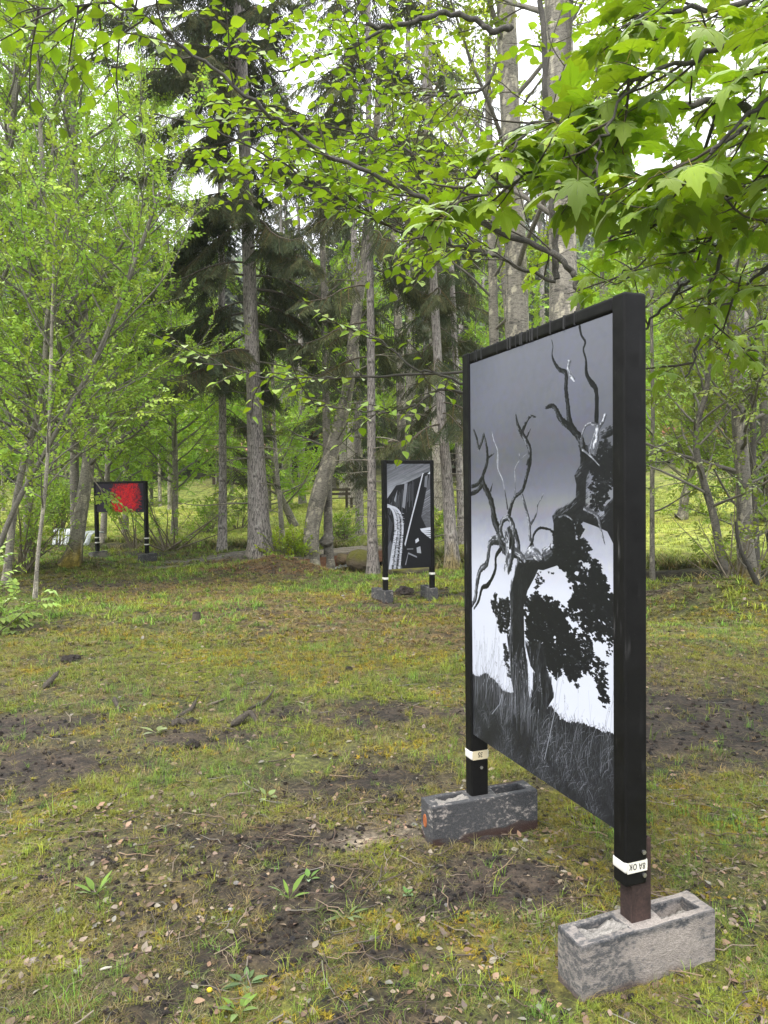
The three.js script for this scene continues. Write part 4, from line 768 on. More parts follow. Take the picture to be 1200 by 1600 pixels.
leafyTree('alder_tree', 'thin forked stem between the thin grey and thick pale trunks', 'tree', [[800, 880, 12], [798, 620, 11], [793, 500, 10], [784, 410, 9], [774, 340, 7], [770, 220, 5]], 12.5, { seed: 39, shade: 0.87, limbs: { n: 10, from: 0.4, len: (f) => 1.3, gap: 0.12 }, leaf: GREEN });
// left group
const mossyAlder = leafyTree('alder_tree', 'leaning alder with mossy yellow foot beside the red picture board', 'alder', [[110, 890, 30], [118, 850, 22], [128, 790, 21], [138, 720, 20], [142, 650, 19], [136, 560, 16], [126, 450, 15], [118, 330, 12], [114, 180, 9], [112, 20, 6]], 14.0, { seed: 41, moss: 1, limbs: { n: 46, from: 0.32, el0: 0.05, len: (f) => lerp(3.2, 1.8, f), gap: 0.15 }, leaf: PALE });
leafyTree('alder_tree', 'straight brown stem behind the leaning mossy alder', 'alder', [[118, 868, 16], [117, 760, 14], [115, 640, 12], [110, 480, 10], [106, 300, 8], [102, 120, 6]], 16, { seed: 42, shade: 0.84, limbs: { n: 36, from: 0.35, len: (f) => 2.4, gap: 0.15 }, leaf: PALE });
leafyTree('alder_tree', 'grey stem near the left edge leaning right at its foot', 'alder', [[8, 868, 12], [22, 800, 10], [38, 720, 9], [58, 650, 9], [70, 560, 8], [76, 460, 10], [70, 330, 8], [62, 180, 6], [58, 40, 5]], 12.2, { seed: 43, limbs: { n: 42, from: 0.25, el0: 0.0, len: (f) => lerp(2.8, 1.6, f), gap: 0.15 }, leaf: GREEN });
leafyTree('alder_tree', 'dark slanting stem crossing from left edge towards upper right', 'alder', [[-30, 905, 10], [20, 800, 8], [80, 690, 7], [150, 560, 8], [200, 440, 7], [250, 300, 5]], 11.2, { seed: 44, shade: 0.74, bark: bark.dark, limbs: { n: 26, from: 0.3, len: (f) => 2.2, gap: 0.15 }, leaf: PALE });
leafyTree('birch_tree', 'white speckled slim birch in front of the left thicket', 'birch', [[54, 930, 7], [60, 860, 6], [68, 790, 6], [74, 720, 6], [78, 620, 5], [82, 480, 5], [88, 330, 4]], 10.4, { seed: 45, shade: 1.2, sides: 9, limbs: { n: 26, from: 0.35, len: (f) => 1.7, gap: 0.15 }, leaf: PALE });
leafyTree('alder_tree', 'tall thin tree at the far left edge of the view', 'alder', [[-60, 890, 22], [-40, 720, 20], [-20, 520, 17], [0, 320, 14], [22, 150, 11], [40, -40, 8]], 12.8, { seed: 46, limbs: { n: 46, from: 0.25, len: (f) => lerp(3.4, 2.2, f), gap: 0.15 }, leaf: GREEN });
leafyTree('alder_tree', 'forked dark stems rising behind the left edge thicket', 'alder', [[40, 850, 14], [46, 740, 13], [40, 600, 11], [48, 460, 9], [70, 300, 7], [96, 130, 5]], 17, { seed: 47, shade: 0.80, limbs: { n: 40, from: 0.25, len: (f) => lerp(3.0, 2.0, f), gap: 0.19 }, leaf: PALE, sprigs: midSprigs });
leafyTree('birch_tree', 'three stemmed birch seen under the red picture', 'birch', [[160, 848, 10], [164, 790, 9], [170, 700, 8], [178, 560, 7], [190, 400, 5]], 21.5, { seed: 48, shade: 1.1, sides: 9, limbs: { n: 40, from: 0.3, len: (f) => lerp(3.2, 2.0, f), gap: 0.19 }, leaf: GREEN, sprigs: midSprigs });
leafyTree('alder_tree', 'leafy tree with thin trunk above the red picture board', 'alder', [[196, 838, 10], [197, 740, 9], [200, 600, 8], [206, 460, 7], [214, 300, 5], [220, 160, 4]], 23.5, { seed: 49, limbs: { n: 52, from: 0.25, len: (f) => lerp(3.8, 2.2, f), gap: 0.19 }, leaf: PALE, sprigs: midSprigs });
leafyTree('alder_tree', 'light green tree between the red board and the thin dark spruce', 'alder', [[272, 830, 10], [274, 740, 9], [270, 620, 8], [264, 480, 6], [262, 360, 4]], 22.5, { seed: 50, limbs: { n: 44, from: 0.2, len: (f) => lerp(3.4, 1.8, f), gap: 0.19 }, leaf: GREEN, sprigs: midSprigs });
{ // its leafy twigs hanging in front of the red picture
  const r = mulberry(415), m = new Mb(), spots = [];
  for (const path of [[[140, 735, 13.9], [152, 757, 13.4], [168, 772, 13.2], [186, 786, 13.1], [204, 799, 13.1]], [[142, 745, 13.8], [158, 766, 13.3], [166, 782, 13.2], [172, 795, 13.2]]]) {
    const c = new THREE.CatmullRomCurve3(path.map((q) => at(...q).sub(mossyAlder.position)));
    m.tube(c.getPoints(12), Array.from({ length: 13 }, (_, i) => lerp(0.011, 0.004, i / 12)), 4, 0.2, 0.4, null, [0.8, 0.75, 0.65], false);
    for (let k = 0; k < 9; k++) { const f = lerp(0.35, 1, k / 8), d = c.getTangent(f).add(V(r() - 0.5, -0.2 * r(), r() - 0.5).multiplyScalar(1.8)).normalize(); spots.push(orient(c.getPoint(f), d, V(r() - 0.5, 1, r() - 0.5), 0, 0.9 + 0.5 * r())); }
  }
  part('branch', m.geo(), bark.dark, mossyAlder); instanced('foliage', smallSprigs[1], leafMat, spots, spots.map(() => tint(r, PALE, 0.2)), mossyAlder);
}
// right group
leafyTree('alder_tree', 'thickest grey trunk at the right with mossy foot by the stream', 'alder', [[1170, 944, 32], [1165, 860, 25], [1162, 760, 22], [1156, 680, 21], [1150, 600, 18], [1142, 480, 14], [1134, 340, 11], [1128, 180, 8]], 10.6, { seed: 51, shade: 0.78, moss: 1, limbs: { n: 26, from: 0.3, el0: 0.1, len: (f) => lerp(2.2, 1.6, f), gap: 0.13 }, leaf: OLIVE });
leafyTree('alder_tree', 'dark trunk close behind the thickest right trunk', 'alder', [[1184, 940, 14], [1180, 850, 12], [1176, 740, 10], [1178, 620, 8], [1184, 480, 6]], 11.6, { seed: 52, shade: 0.42, bark: bark.dark, limbs: { n: 18, from: 0.3, len: (f) => 1.6, gap: 0.14 }, leaf: OLIVE });
leafyTree('alder_tree', 'crooked slim tree with black foot on the debris mound', 'alder', [[1156, 946, 22], [1138, 908, 17], [1125, 860, 13], [1114, 800, 12], [1100, 755, 11], [1088, 700, 9], [1090, 660, 9], [1103, 615, 8], [1108, 560, 7], [1118, 480, 6], [1132, 380, 4]], 10.2, { seed: 53, shade: 0.5, limbs: { n: 22, from: 0.35, el0: 0.2, len: (f) => 1.7, gap: 0.17, lift: 0.02 }, leaf: OLIVE });
leafyTree('alder_tree', 'short black crooked sapling in front of the thickest right trunk', 'sapling', [[1188, 968, 13], [1187, 930, 9], [1180, 905, 8], [1166, 880, 7], [1154, 850, 6], [1150, 815, 5]], 9.2, { seed: 54, shade: 0.14, bark: bark.dark, limbs: { n: 6, from: 0.4, len: (f) => 0.5, gap: 0.4 }, leaf: OLIVE });
leafyTree('birch_tree', 'old gnarled birch stump-like trunk forking on the meadow', 'birch', [[1061, 838, 19], [1065, 810, 15], [1070, 780, 14], [1076, 755, 12], [1082, 730, 9], [1088, 690, 6], [1096, 620, 4]], 21, { seed: 55, shade: 0.97, knob: 0.35, limbs: { n: 18, from: 0.5, len: (f) => 1.8, gap: 0.18 }, leaf: OLIVE, sprigs: midSprigs });
leafyTree('birch_tree', 'thin straight stem with mossy foot right of the nearest board', 'birch', [[1021, 926, 11], [1019, 860, 8], [1019, 760, 7], [1020, 640, 6], [1018, 500, 5], [1016, 380, 4]], 12.6, { seed: 56, shade: 0.85, moss: 1, sides: 9, limbs: { n: 20, from: 0.35, el0: 0.0, el1: 0.4, len: (f) => 1.3, gap: 0.2 }, leaf: OLIVE });
leafyTree('alder_tree', 'leaning tree at the right edge beyond the stream', 'alder', [[1215, 930, 20], [1206, 840, 16], [1200, 740, 14], [1192, 620, 12], [1186, 460, 9]], 13.5, { seed: 57, shade: 0.5, limbs: { n: 30, from: 0.25, el0: 0.0, len: (f) => 2.2, gap: 0.12 }, leaf: GREEN });

// ---------------------------------------------------------------- the wood beyond the stream
{
  const r = mulberry(99), up = (h, w) => [0, 0.2, 0.45, 0.7, 1].map((f) => V((vn(f * 3, w * 100, 7) - 0.5) * 0.8 * f, f * h, (vn(f * 3, w * 50, 8) - 0.5) * 0.8 * f));
  const protos = [];
  const proto = (kind, label, group, h, rad, o) => {
    const pts = up(h, rad), line = trunkLine; let t;
    const o2 = { ...o, group, world: [pts, pts.map((_, i) => rad * (1 - 0.75 * i / 4))] };
    if (kind === 'spruce_tree') t = spruce(kind, label, 'spruce', o2.world, 0, o2); else t = leafyTree(kind, label, 'tree', o2.world, 0, o2);
    protos.push(t);
  };
  const gL = 'leafy trees in the wood beyond the stream', gS = 'spruces in the wood beyond the stream';
  proto('birch_tree', 'slender pale stemmed leafy tree in the wood beyond the stream', gL + ' with pale stems', 13, 0.12, { seed: 61, shade: 1.2, sides: 7, limbs: { n: 30, from: 0.25, len: (f) => lerp(2.8, 1.4, f), gap: 0.24, subGap: 0.45 }, leaf: GREEN, sprigs: farSprigs });
  proto('alder_tree', 'grey stemmed leafy tree in the wood beyond the stream', gL + ' with grey stems', 14, 0.17, { seed: 62, shade: 0.87, sides: 7, limbs: { n: 34, from: 0.2, len: (f) => lerp(3.4, 1.6, f), gap: 0.24, subGap: 0.45 }, leaf: PALE, sprigs: farSprigs });
  proto('bushy_tree', 'low bushy tree in the wood beyond the stream', 'bushy low trees beyond the stream', 6.5, 0.1, { seed: 63, shade: 0.80, sides: 7, limbs: { n: 34, from: 0.06, len: (f) => lerp(2.6, 1.2, f), gap: 0.22, subGap: 0.45 }, leaf: GREEN, sprigs: farSprigs });
  proto('spruce_tree', 'dark spruce in the wood beyond the stream', gS, 19, 0.2, { seed: 64, liveFrom: 2.6, deadFrom: 0.8, len: (f) => lerp(2.9, 0.6, f), step: 0.36, dense: 4.5, sprays: farSprays, deadLen: 1.6, sides: 8, leaf: [0.085, 0.1, 0.05] });
  proto('spruce_tree', 'bare lower spruce with grey trunk beyond the stream', gS + ' with bare trunks', 21, 0.23, { seed: 65, liveFrom: 6.5, deadFrom: 0.8, len: (f) => lerp(2.8, 0.7, f), step: 0.36, dense: 4, sprays: farSprays, deadLen: 1.8, sides: 8, leaf: [0.09, 0.1, 0.055] });
  const first = protos.map(() => true), placed = [];
  const put = (k, x, z, s) => {
    const o = first[k] ? protos[k] : protos[k].clone(); if (!first[k]) { o.name = numbered(protos[k].name.replace(/_\d+$/, '')); scene.add(o); } first[k] = false;
    o.position.set(x, height(x, z) - 0.05, z); o.rotation.y = r() * 6.28; o.scale.setScalar(s); placed.push([x, z]);
  };
  for (let tries = 0; tries < 4000 && placed.length < 96; tries++) {
    const z = -lerp(24, 66, Math.pow(r(), 0.8)), x = lerp(-0.62, 0.62, r()) * -z, s = streamSide(x, z), px = 600 + x / -z * 1150;
    const open = (px > 960 && px < 1330 && -z < 40) || (px > 235 && px < 420 && -z < 32) || (px > 150 && px < 240 && -z < 31);
    if (s < 5 || open || (r() < 0.25 && -z < 32) || placed.some(([a, b]) => (a - x) ** 2 + (b - z) ** 2 < 4.5)) continue;
    const q = r(), k = px > 420 && px < 760 ? (q < 0.28 ? 3 : q < 0.62 ? 4 : q < 0.74 ? 0 : q < 0.84 ? 1 : 2) : px <= 420 ? (q < 0.42 ? 0 : q < 0.8 ? 1 : q < 0.94 || px > 190 ? (-z > 38 ? 2 : 0) : 3) : (q < 0.2 ? 3 : q < 0.45 ? 1 : q < 0.65 ? 0 : 2);
    put(k, x, z, k > 2 ? 0.75 + 0.4 * r() : 0.6 + 0.35 * r());
  }
  // the wood on the slope behind, one mass
  const geo = (spruceLike, seed) => { const q = mulberry(seed), m = new Mb(); for (let k = 0; k < 260; k++) { const h = Math.pow(q(), 0.8), a = q() * 6.28, rad = spruceLike ? (1 - h) * 2.4 * (0.5 + 0.5 * q()) : Math.sin(Math.PI * Math.pow(h, 0.8)) * 3 * Math.sqrt(q()); const y = spruceLike ? 1 + h * 15 : 1.5 + h * 10; const l = 0.7 + 0.6 * q(); leafInto(m, V(Math.cos(a) * rad, y, Math.sin(a) * rad), V(Math.cos(a), spruceLike ? -0.5 : (q() - 0.5), Math.sin(a)).normalize(), V(q() - 0.5, 1, q() - 0.5).normalize(), 1.1, 0.7, [l, l, l]); } return m.geo(); };
  for (const [sp, n, col, seed] of [[true, 420, [0.07, 0.09, 0.05], 3], [false, 520, [0.24, 0.34, 0.09], 4]]) {
    const mats = [], cols = [];
    for (let k = 0; k < n; k++) { const z = -lerp(60, 260, Math.pow(r(), 1.1)), x = lerp(-0.68, 0.68, r()) * -z, s = 0.7 + 0.6 * r(); mats.push(new THREE.Matrix4().compose(V(x, height(x, z) - 0.5, z), new THREE.Quaternion().setFromAxisAngle(Y, r() * 6.28), V(s, s, s))); cols.push(tint(r, col, 0.3)); }
    instanced(numbered('distant_wood'), geo(sp, seed), sp ? needleMat : leafMat, mats, cols, scene, { label: sp ? 'dark spruces of the far wooded slope' : 'light green leafy trees of the far wooded slope', category: 'distant wood' });
  }
}
// ---------------------------------------------------------------- near foliage: a beech sapling and a maple reaching into the view
const frustum = new THREE.Frustum().setFromProjectionMatrix(new THREE.Matrix4().multiplyMatrices((camera.updateProjectionMatrix(), camera.projectionMatrix), camera.matrixWorld.clone().invert()));
function singleLeaf(seed) { const m = new Mb(), r = mulberry(seed); m.tube([V(0, 0, 0), V(0, 0.09, 0), V(0, 0.16, 0.01)], [0.012, 0.01, 0.008], 3, 1, 1, null, [0.7, 0.6, 0.6], false); leafInto(m, V(0, 0.14, 0), V(0, 1, -0.1 + 0.2 * r()).normalize(), Z, 0.9, 0.66 + 0.1 * r(), [1, 1, 1], 0.22 + 0.2 * r(), 1); return m.geo(); }
const beechLeaves = [1, 2, 3].map(singleLeaf);
function mapleLeaf(seed) {                                          // five toothed lobes, each drooping from the leaf stalk's end
  const r = mulberry(seed), m = new Mb(), half = [[0.1, -0.1], [0.3, -0.14], [0.5, -0.06], [0.4, 0.06], [0.36, 0.14], [0.55, 0.24], [0.62, 0.4], [0.74, 0.58], [0.54, 0.56], [0.42, 0.6], [0.3, 0.52], [0.27, 0.66], [0.3, 0.78], [0.17, 0.84], [0.11, 0.96]];
  const ring = [...half, [0, 1.14], ...half.slice().reverse().map(([x, y]) => [-x * (0.92 + 0.16 * r()), y])], droop = 0.25 + 0.35 * r(), cup = 0.15 + 0.3 * r();
  const lift = (x, y) => { const a = Math.atan2(x, y + 0.02), rr = Math.hypot(x, y), vein = Math.abs(Math.sin(a * 2.25 + 0.0)); return -droop * rr * rr * (0.6 + 0.4 * Math.cos(a)) + 0.11 * vein * rr - cup * Math.abs(x) * Math.abs(x) * 0.8 + 0.02 * (vn(x * 9 + seed, y * 9, 5) - 0.5); };
  const P = (x, y, c) => m.v(x, y, lift(x, y), 0, 0, 1, 0, 0, c), cen = P(0, 0.1, [1.12, 1.1, 1.3]), n = ring.length;
  const mid1 = ring.map(([x, y]) => P(x * 0.45, 0.1 + (y - 0.1) * 0.45, [1.02, 1.02, 1.05])), mid = ring.map(([x, y]) => P(x * 0.76, 0.1 + (y - 0.1) * 0.76, [0.96, 0.97, 0.95])), out = ring.map(([x, y]) => P(x, y, [0.98, 0.97, 0.9]));
  for (let i = 0; i < n - 1; i++) m.i.push(cen, mid1[i + 1], mid1[i], mid1[i], mid1[i + 1], mid[i], mid1[i + 1], mid[i + 1], mid[i], mid[i], mid[i + 1], out[i], mid[i + 1], out[i + 1], out[i]);
  for (const [a, l] of [[0, 1.0], [0.82, 0.8], [-0.82, 0.8], [1.75, 0.42], [-1.75, 0.42]]) {             // raised veins
    const q = [0, 0.5, 1].map((f) => { const x = Math.sin(a) * l * f, y = 0.02 + Math.cos(a) * l * f; return V(x, y, lift(x, y) + 0.006); }); m.tube(q, [0.012, 0.008, 0.003], 3, 1, 1, null, [1.35, 1.25, 1.6], false);
  }
  const g = m.geo(true); const s = new Mb(); s.tube([V(0, -0.75, 0.1), V(0, -0.35, 0.06), V(0, 0.05, 0)], [0.014, 0.012, 0.012], 4, 1, 1, null, [1.3, 0.7, 1.2], false);
  return mergeGeometries([g, s.geo()]);
}
const mapleLeaves = [1, 2, 3, 4].map(mapleLeaf);
class Bough {                                                       // collects the twigs and leaves of one near tree
  constructor(t, seed) { this.t = t; this.r = mulberry(seed); this.m = new Mb(); this.leaves = []; }
  branch(path, w0, w1, mat, name = 'branch', sides = 8) {           // path: [px, py, distance]
    const p = path.map((q) => q.isVector3 ? q : at(...q)), n = path.length * 8, c = spline(p, n), b = new Mb(), s = Math.floor(this.r() * 99);
    for (let i = 1; i < n; i++) c[i].add(V(vn(i * 0.5, s, 1) - 0.5, vn(i * 0.5, s, 2) - 0.5, vn(i * 0.5, s, 3) - 0.5).multiplyScalar(0.03));
    b.tube(c.map((q) => q.clone().sub(this.t.position)), c.map((_, i) => lerp(w0, w1, i / n) * (1 + 0.18 * (vn(i * 0.8, s, 4) - 0.5))), sides, 0.2, 0.4, (l, th) => 1 + 0.12 * (vn(th, l * 9, s) - 0.5), (f, th) => { const k = 0.16 + 0.22 * vn(f * 30, th, s); return [k, k, k]; }, true);
    part(name, b.geo(), mat, this.t); return new THREE.CatmullRomCurve3(c);
  }
  twig(p0, dir, len, rad, o, depth) {
    const r = this.r, k = 5, pts = [p0.clone()], d = dir.clone();
    for (let i = 0; i < k; i++) { d.add(V((r() - 0.5) * 0.4, (r() - 0.5) * 0.3 + (o.lift ?? 0), (r() - 0.5) * 0.4)).normalize(); pts.push(pts[i].clone().addScaledVector(d, len / k)); }
    this.m.tube(pts.map((q) => q.clone().sub(this.t.position)), pts.map((_, i) => lerp(rad, rad * 0.4, i / k)), 4, 0.2, 0.4, null, o.twigCol ?? [0.3, 0.27, 0.25], false);
    const c = new THREE.CatmullRomCurve3(pts);
    if (depth > 0) { const n = Math.round(len / o.subGap * (0.7 + 0.6 * r())); for (let i = 0; i < n; i++) { const f = lerp(0.15, 1, (i + r()) / n), td = c.getTangent(f), sd = td.clone().cross(V(r() - 0.5, 1, r() - 0.5)).normalize().multiplyScalar(i % 2 ? 1 : -1); this.twig(c.getPoint(f), td.multiplyScalar(0.7).add(sd.multiplyScalar(0.8)).add(V(0, (r() - 0.5) * 0.5, 0)).normalize(), len * (0.3 + 0.3 * r()), rad * 0.6, o, depth - 1); } }
    const n = Math.max(1, Math.round(len / o.gap));
    for (let i = 0; i < n; i++) { const f = lerp(depth ? 0.3 : 0.12, 1, (i + r() * 0.7) / n); o.leaf(this, c.getPoint(f), c.getTangent(f), i, r); }
  }
  along(curve, from, to, n, len, o, depth = 1, bias = V(0, 0, 0)) {
    const r = this.r;
    for (let i = 0; i < n; i++) { const f = lerp(from, to, (i + r() * 0.9) / n), td = curve.getTangent(f), sd = td.clone().cross(V((r() - 0.5), 1, (r() - 0.5))).normalize().multiplyScalar(r() < 0.5 ? 1 : -1); this.twig(curve.getPoint(f), td.multiplyScalar(0.55).add(sd.multiplyScalar(0.75)).add(V(0, (r() - 0.45) * 0.9, 0)).add(bias).normalize(), len * (0.6 + 0.8 * r()), 0.006, o, depth); }
  }
  finish(geos, mat, base, spread) {
    const t = this.t, r = this.r; part('twig', this.m.geo(), bark.dark, t, { kind: 'stuff' });
    for (const l of this.leaves) { const p = V().setFromMatrixPosition(l[0]); l[2] = (frustum.containsPoint(p) ? 0 : 1000) + p.distanceTo(camera.position); }
    this.leaves.sort((a, b) => a[2] - b[2]);
    const inv = new THREE.Matrix4().makeTranslation(-t.position.x, -t.position.y, -t.position.z), mats = [0.6, 0.82, 1, 1.16, 1.36].map((k, i) => { const q = mat.clone(); q.color.setRGB(base[0] * k * (0.94 + 0.05 * ((i * 2) % 3)), base[1] * k, base[2] * k); return q; });
    const n = Math.min(290, this.leaves.length);
    for (let i = 0; i < n; i++) { const [m, g] = this.leaves[i], o = part('leaf', geos[g], mats[Math.floor(r() * 5)], t); o.applyMatrix4(inv.clone().multiply(m)); }
    geos.forEach((g, k) => { const a = [], c = []; for (let i = n; i < this.leaves.length; i++) if (this.leaves[i][1] === k) { a.push(inv.clone().multiply(this.leaves[i][0])); c.push(tint(r, base, spread)); } if (a.length) instanced('foliage', g, mat, a, c, t); });
  }
}
const beechLeafRule = { gap: 0.1, subGap: 0.26, leaf: (b, p, td, i, r) => { const sd = td.clone().cross(Y).normalize().multiplyScalar(i % 2 ? 1 : -1), d = td.clone().multiplyScalar(0.6).add(sd).add(V((r() - 0.5) * 0.5, -0.15 - r() * 0.5, (r() - 0.5) * 0.5)).normalize(); b.leaves.push([orient(p, d, V((r() - 0.5) * 0.9, 1, (r() - 0.5) * 0.9), (r() - 0.5) * 0.9, 0.068 + 0.04 * r()), Math.floor(r() * 3)]); } };
{
  const base = at(912, 1132, 4.6); base.y = 0;
  const t = thing('young_beech', 'young beech behind the nearest board arching a long dark branch to upper left', 'beech', base), b = new Bough(t, 311), rule = beechLeafRule;
  b.branch([V(base.x, -0.05, base.z), at(909, 800, 4.6), at(905, 480, 4.6), at(903, 440, 4.6)], 0.03, 0.022, bark.dark, 'trunk', 10);
  const m1 = b.branch([[903, 440, 4.6], [880, 410, 4.6], [850, 392, 4.65], [760, 352, 4.7], [700, 326, 4.75], [640, 300, 4.8], [560, 264, 4.8], [500, 234, 4.8], [440, 192, 4.7], [400, 160, 4.6], [330, 105, 4.5], [270, 56, 4.4], [215, 12, 4.3], [150, -50, 4.2]], 0.02, 0.008, bark.dark);
  b.along(m1, 0.1, 1, 8, 0.4, rule, 1, V(-0.2, 0.05, -0.3)); b.along(m1, 0.08, 0.42, 11, 0.8, rule, 1, V(-0.3, 0.1, -0.9)); b.along(m1, 0.62, 1, 5, 0.45, rule, 1, V(-0.4, -0.25, 0.3));
  const m2 = b.branch([[868, 440, 5.2], [820, 420, 5.2], [778, 402, 5.3], [744, 392, 5.4], [689, 378, 5.4], [623, 359, 5.5], [555, 325, 5.5], [469, 271, 5.5], [400, 235, 5.4], [340, 205, 5.3], [240, 178, 5.2]], 0.014, 0.005, bark.dark);
  b.along(m2, 0.1, 0.85, 14, 0.7, rule, 1, V(-0.3, 0.1, -0.2)); b.along(m2, 0.2, 0.7, 14, 0.9, rule, 1, V(-0.2, 0.5, -0.4));
  const m3 = b.branch([[870, 436, 4.7], [867, 380, 4.7], [862, 300, 4.7], [856, 200, 4.7], [850, 110, 4.7], [846, -30, 4.7]], 0.021, 0.017, bark.dark, 'stem');
  b.along(m3, 0.3, 1, 7, 0.7, rule, 1, V(-0.5, 0.1, -0.1));
  const m4 = b.branch([[740, 604, 5.8], [690, 586, 5.8], [652, 576, 5.9], [600, 537, 6], [560, 520, 6], [505, 500, 6]], 0.012, 0.004, bark.dark); b.along(m4, 0.2, 1, 7, 0.5, rule, 0);
  const m5 = b.branch([[740, 622, 6], [697, 608, 6], [674, 617, 6], [634, 639, 6], [600, 643, 6], [540, 640, 6], [470, 630, 6]], 0.012, 0.004, bark.dark); b.along(m5, 0.15, 1, 10, 0.5, rule, 0);
  const m6 = b.branch([[740, 580, 6.2], [640, 585, 6.2], [560, 590, 6.2], [480, 592, 6.2], [400, 586, 6.2], [330, 562, 6.2], [230, 520, 6.2]], 0.012, 0.004, bark.dark); b.along(m6, 0.25, 1, 14, 0.45, rule, 0);
  const m7 = b.branch([[740, 330, 5.6], [660, 250, 5.8], [590, 215, 6], [500, 200, 6], [430, 205, 6]], 0.012, 0.004, bark.dark); b.along(m7, 0.1, 1, 16, 0.9, rule, 1, V(-0.2, 0, -0.3));
  const m8 = b.branch([[776, 96, 6.4], [757, 137, 6.4], [702, 150, 6.4], [640, 148, 6.5], [592, 143, 6.5], [500, 138, 6.4]], 0.014, 0.005, bark.dark); b.along(m8, 0.1, 1, 16, 0.9, rule, 1);
  const m9 = b.branch([[800, 40, 6.4], [773, 48, 6.4], [744, 31, 6.4], [699, 21, 6.4], [654, 31, 6.4], [606, 43, 6.4], [582, 38, 6.4], [551, -10, 6.4]], 0.026, 0.016, bark.dark); b.along(m9, 0.2, 1, 10, 0.7, rule, 1);
  const m10 = b.branch([[606, 43, 6.4], [560, 70, 6.4], [520, 84, 6.4], [440, 110, 6.3], [390, 130, 6.2]], 0.014, 0.005, bark.dark); b.along(m10, 0.2, 1, 9, 0.7, rule, 1);
  const m11 = b.branch([[270, 56, 4.4], [200, 14, 4.2], [120, 5, 4.1], [40, 20, 4]], 0.009, 0.004, bark.dark); b.along(m11, 0.1, 1, 10, 0.5, rule, 1); b.along(m11, 0.1, 1, 5, 0.4, rule, 1, V(0, -0.8, 0.2));
  b.finish(beechLeaves, glossLeaf, [0.31, 0.47, 0.015], 0.2);
}
{
  const hides = (p) => { const sx = p.x / -p.z, sy = (p.y - 1.46) / -p.z; return sx < 0.25 && (sy > 0.53 || (sy > 0.27 && sy < 0.42 && sx > 0.2)) || sx < 0.17 && sy > 0.5; };     // the gap through which the thick trunks show
  const base = V(3.6, 0, -3.3), t = thing('sycamore_maple', 'maple with large drooping bright leaves hanging in from the right', 'maple', base), b = new Bough(t, 517);
  const rule = { gap: 0.13, subGap: 0.17, lift: 0.02, twigCol: [0.28, 0.25, 0.22], leaf: (q, p, td, i, r) => {
    for (const s of [-1, 1]) {
      const sd = td.clone().cross(V(r() - 0.5, 0.6, r() - 0.5)).normalize().multiplyScalar(s), out = td.clone().multiplyScalar(0.4).add(sd.multiplyScalar(0.9)).add(V((r() - 0.5) * 0.5, 0.25 + (r() - 0.5) * 0.5, (r() - 0.5) * 0.5)).normalize();
      const size = small * (0.056 + 0.072 * r() * (0.4 + r() * 0.6) + 0.01), d = out.clone().multiplyScalar(0.75).add(V(0, -0.15 - 0.7 * r() * r(), 0)).normalize(), flat = out.clone().multiplyScalar(0.35).add(V((r() - 0.5) * 0.4, 1, (r() - 0.5) * 0.4 + 0.15));
      if (hides(p)) continue; q.leaves.push([orient(p.clone().addScaledVector(d, size * 0.7), d, flat, (r() - 0.5) * 0.5, size), Math.floor(r() * 4)]);
    }
  } };
  b.branch([V(3.6, -0.05, -3.3), V(3.55, 1.2, -3.3), V(3.45, 2.4, -3.3), V(3.4, 3.8, -3.35)], 0.09, 0.05, bark.dark, 'trunk', 12);
  let small = 1; const P = (path, a, c, n, len, dp = 1, bias) => { const q = b.branch(path, a, c, bark.dark); small = path[path.length - 2][1] > 300 || path[1][1] > 300 ? 0.78 : 1; b.along(q, 0.12, 1, small < 1 ? Math.round(n * 0.75) : n, len, rule, dp, bias); };
  P([V(3.47, 2.2, -3.3), [1290, 188, 3.2], [1200, 182, 3.2], [1150, 168, 3.2], [1116, 157, 3.2], [1040, 170, 3.15], [951, 189, 3.1], [886, 187, 3.1], [840, 192, 3.1], [780, 216, 3.05]], 0.024, 0.004, 12, 0.27);
  P([V(3.47, 2.1, -3.3), [1260, 150, 3.0], [1181, 186, 3.0], [1126, 227, 3.0], [1075, 261, 3.0], [1037, 282, 3.0], [1000, 300, 2.95]], 0.014, 0.004, 10, 0.4);
  P([V(3.5, 1.7, -3.3), [1280, 270, 3.3], [1200, 290, 3.3], [1130, 306, 3.35], [1082, 330, 3.4], [1020, 350, 3.4], [951, 378, 3.5]], 0.02, 0.006, 9, 0.35);
  P([V(3.45, 2.4, -3.3), [1240, 60, 2.9], [1160, 70, 2.8], [1080, 90, 2.8], [1000, 120, 2.8], [960, 140, 2.8]], 0.018, 0.004, 9, 0.34);
  P([V(3.42, 3, -3.3), [1250, -20, 3.1], [1130, 10, 3.1], [1020, 20, 3.1], [960, 50, 3.1]], 0.018, 0.004, 9, 0.36);
  P([V(3.42, 3.2, -3.3), [1280, -60, 3.6], [1160, -40, 3.7], [1060, -20, 3.8], [990, 0, 3.9]], 0.018, 0.004, 10, 0.4);
  P([V(3.5, 2.0, -3.3), [1130, 344, 3.6], [1102, 405, 3.7], [1061, 453, 3.8], [1016, 502, 3.9], [1000, 520, 3.9]].reverse(), 0.005, 0.014, 6, 0.34);
  P([V(3.5, 1.9, -3.3), [1180, 330, 3.3], [1133, 378, 3.4], [1109, 464, 3.5], [1089, 540, 3.5], [1070, 590, 3.5]], 0.014, 0.004, 7, 0.34);
  P([V(3.5, 1.8, -3.3), [1280, 360, 3.4], [1220, 400, 3.4], [1160, 450, 3.5], [1110, 500, 3.5]], 0.014, 0.004, 7, 0.4);
  P([V(3.45, 2.2, -3.3), [1300, 120, 2.5], [1230, 130, 2.45], [1150, 190, 2.4], [1110, 240, 2.4]], 0.012, 0.004, 6, 0.34);
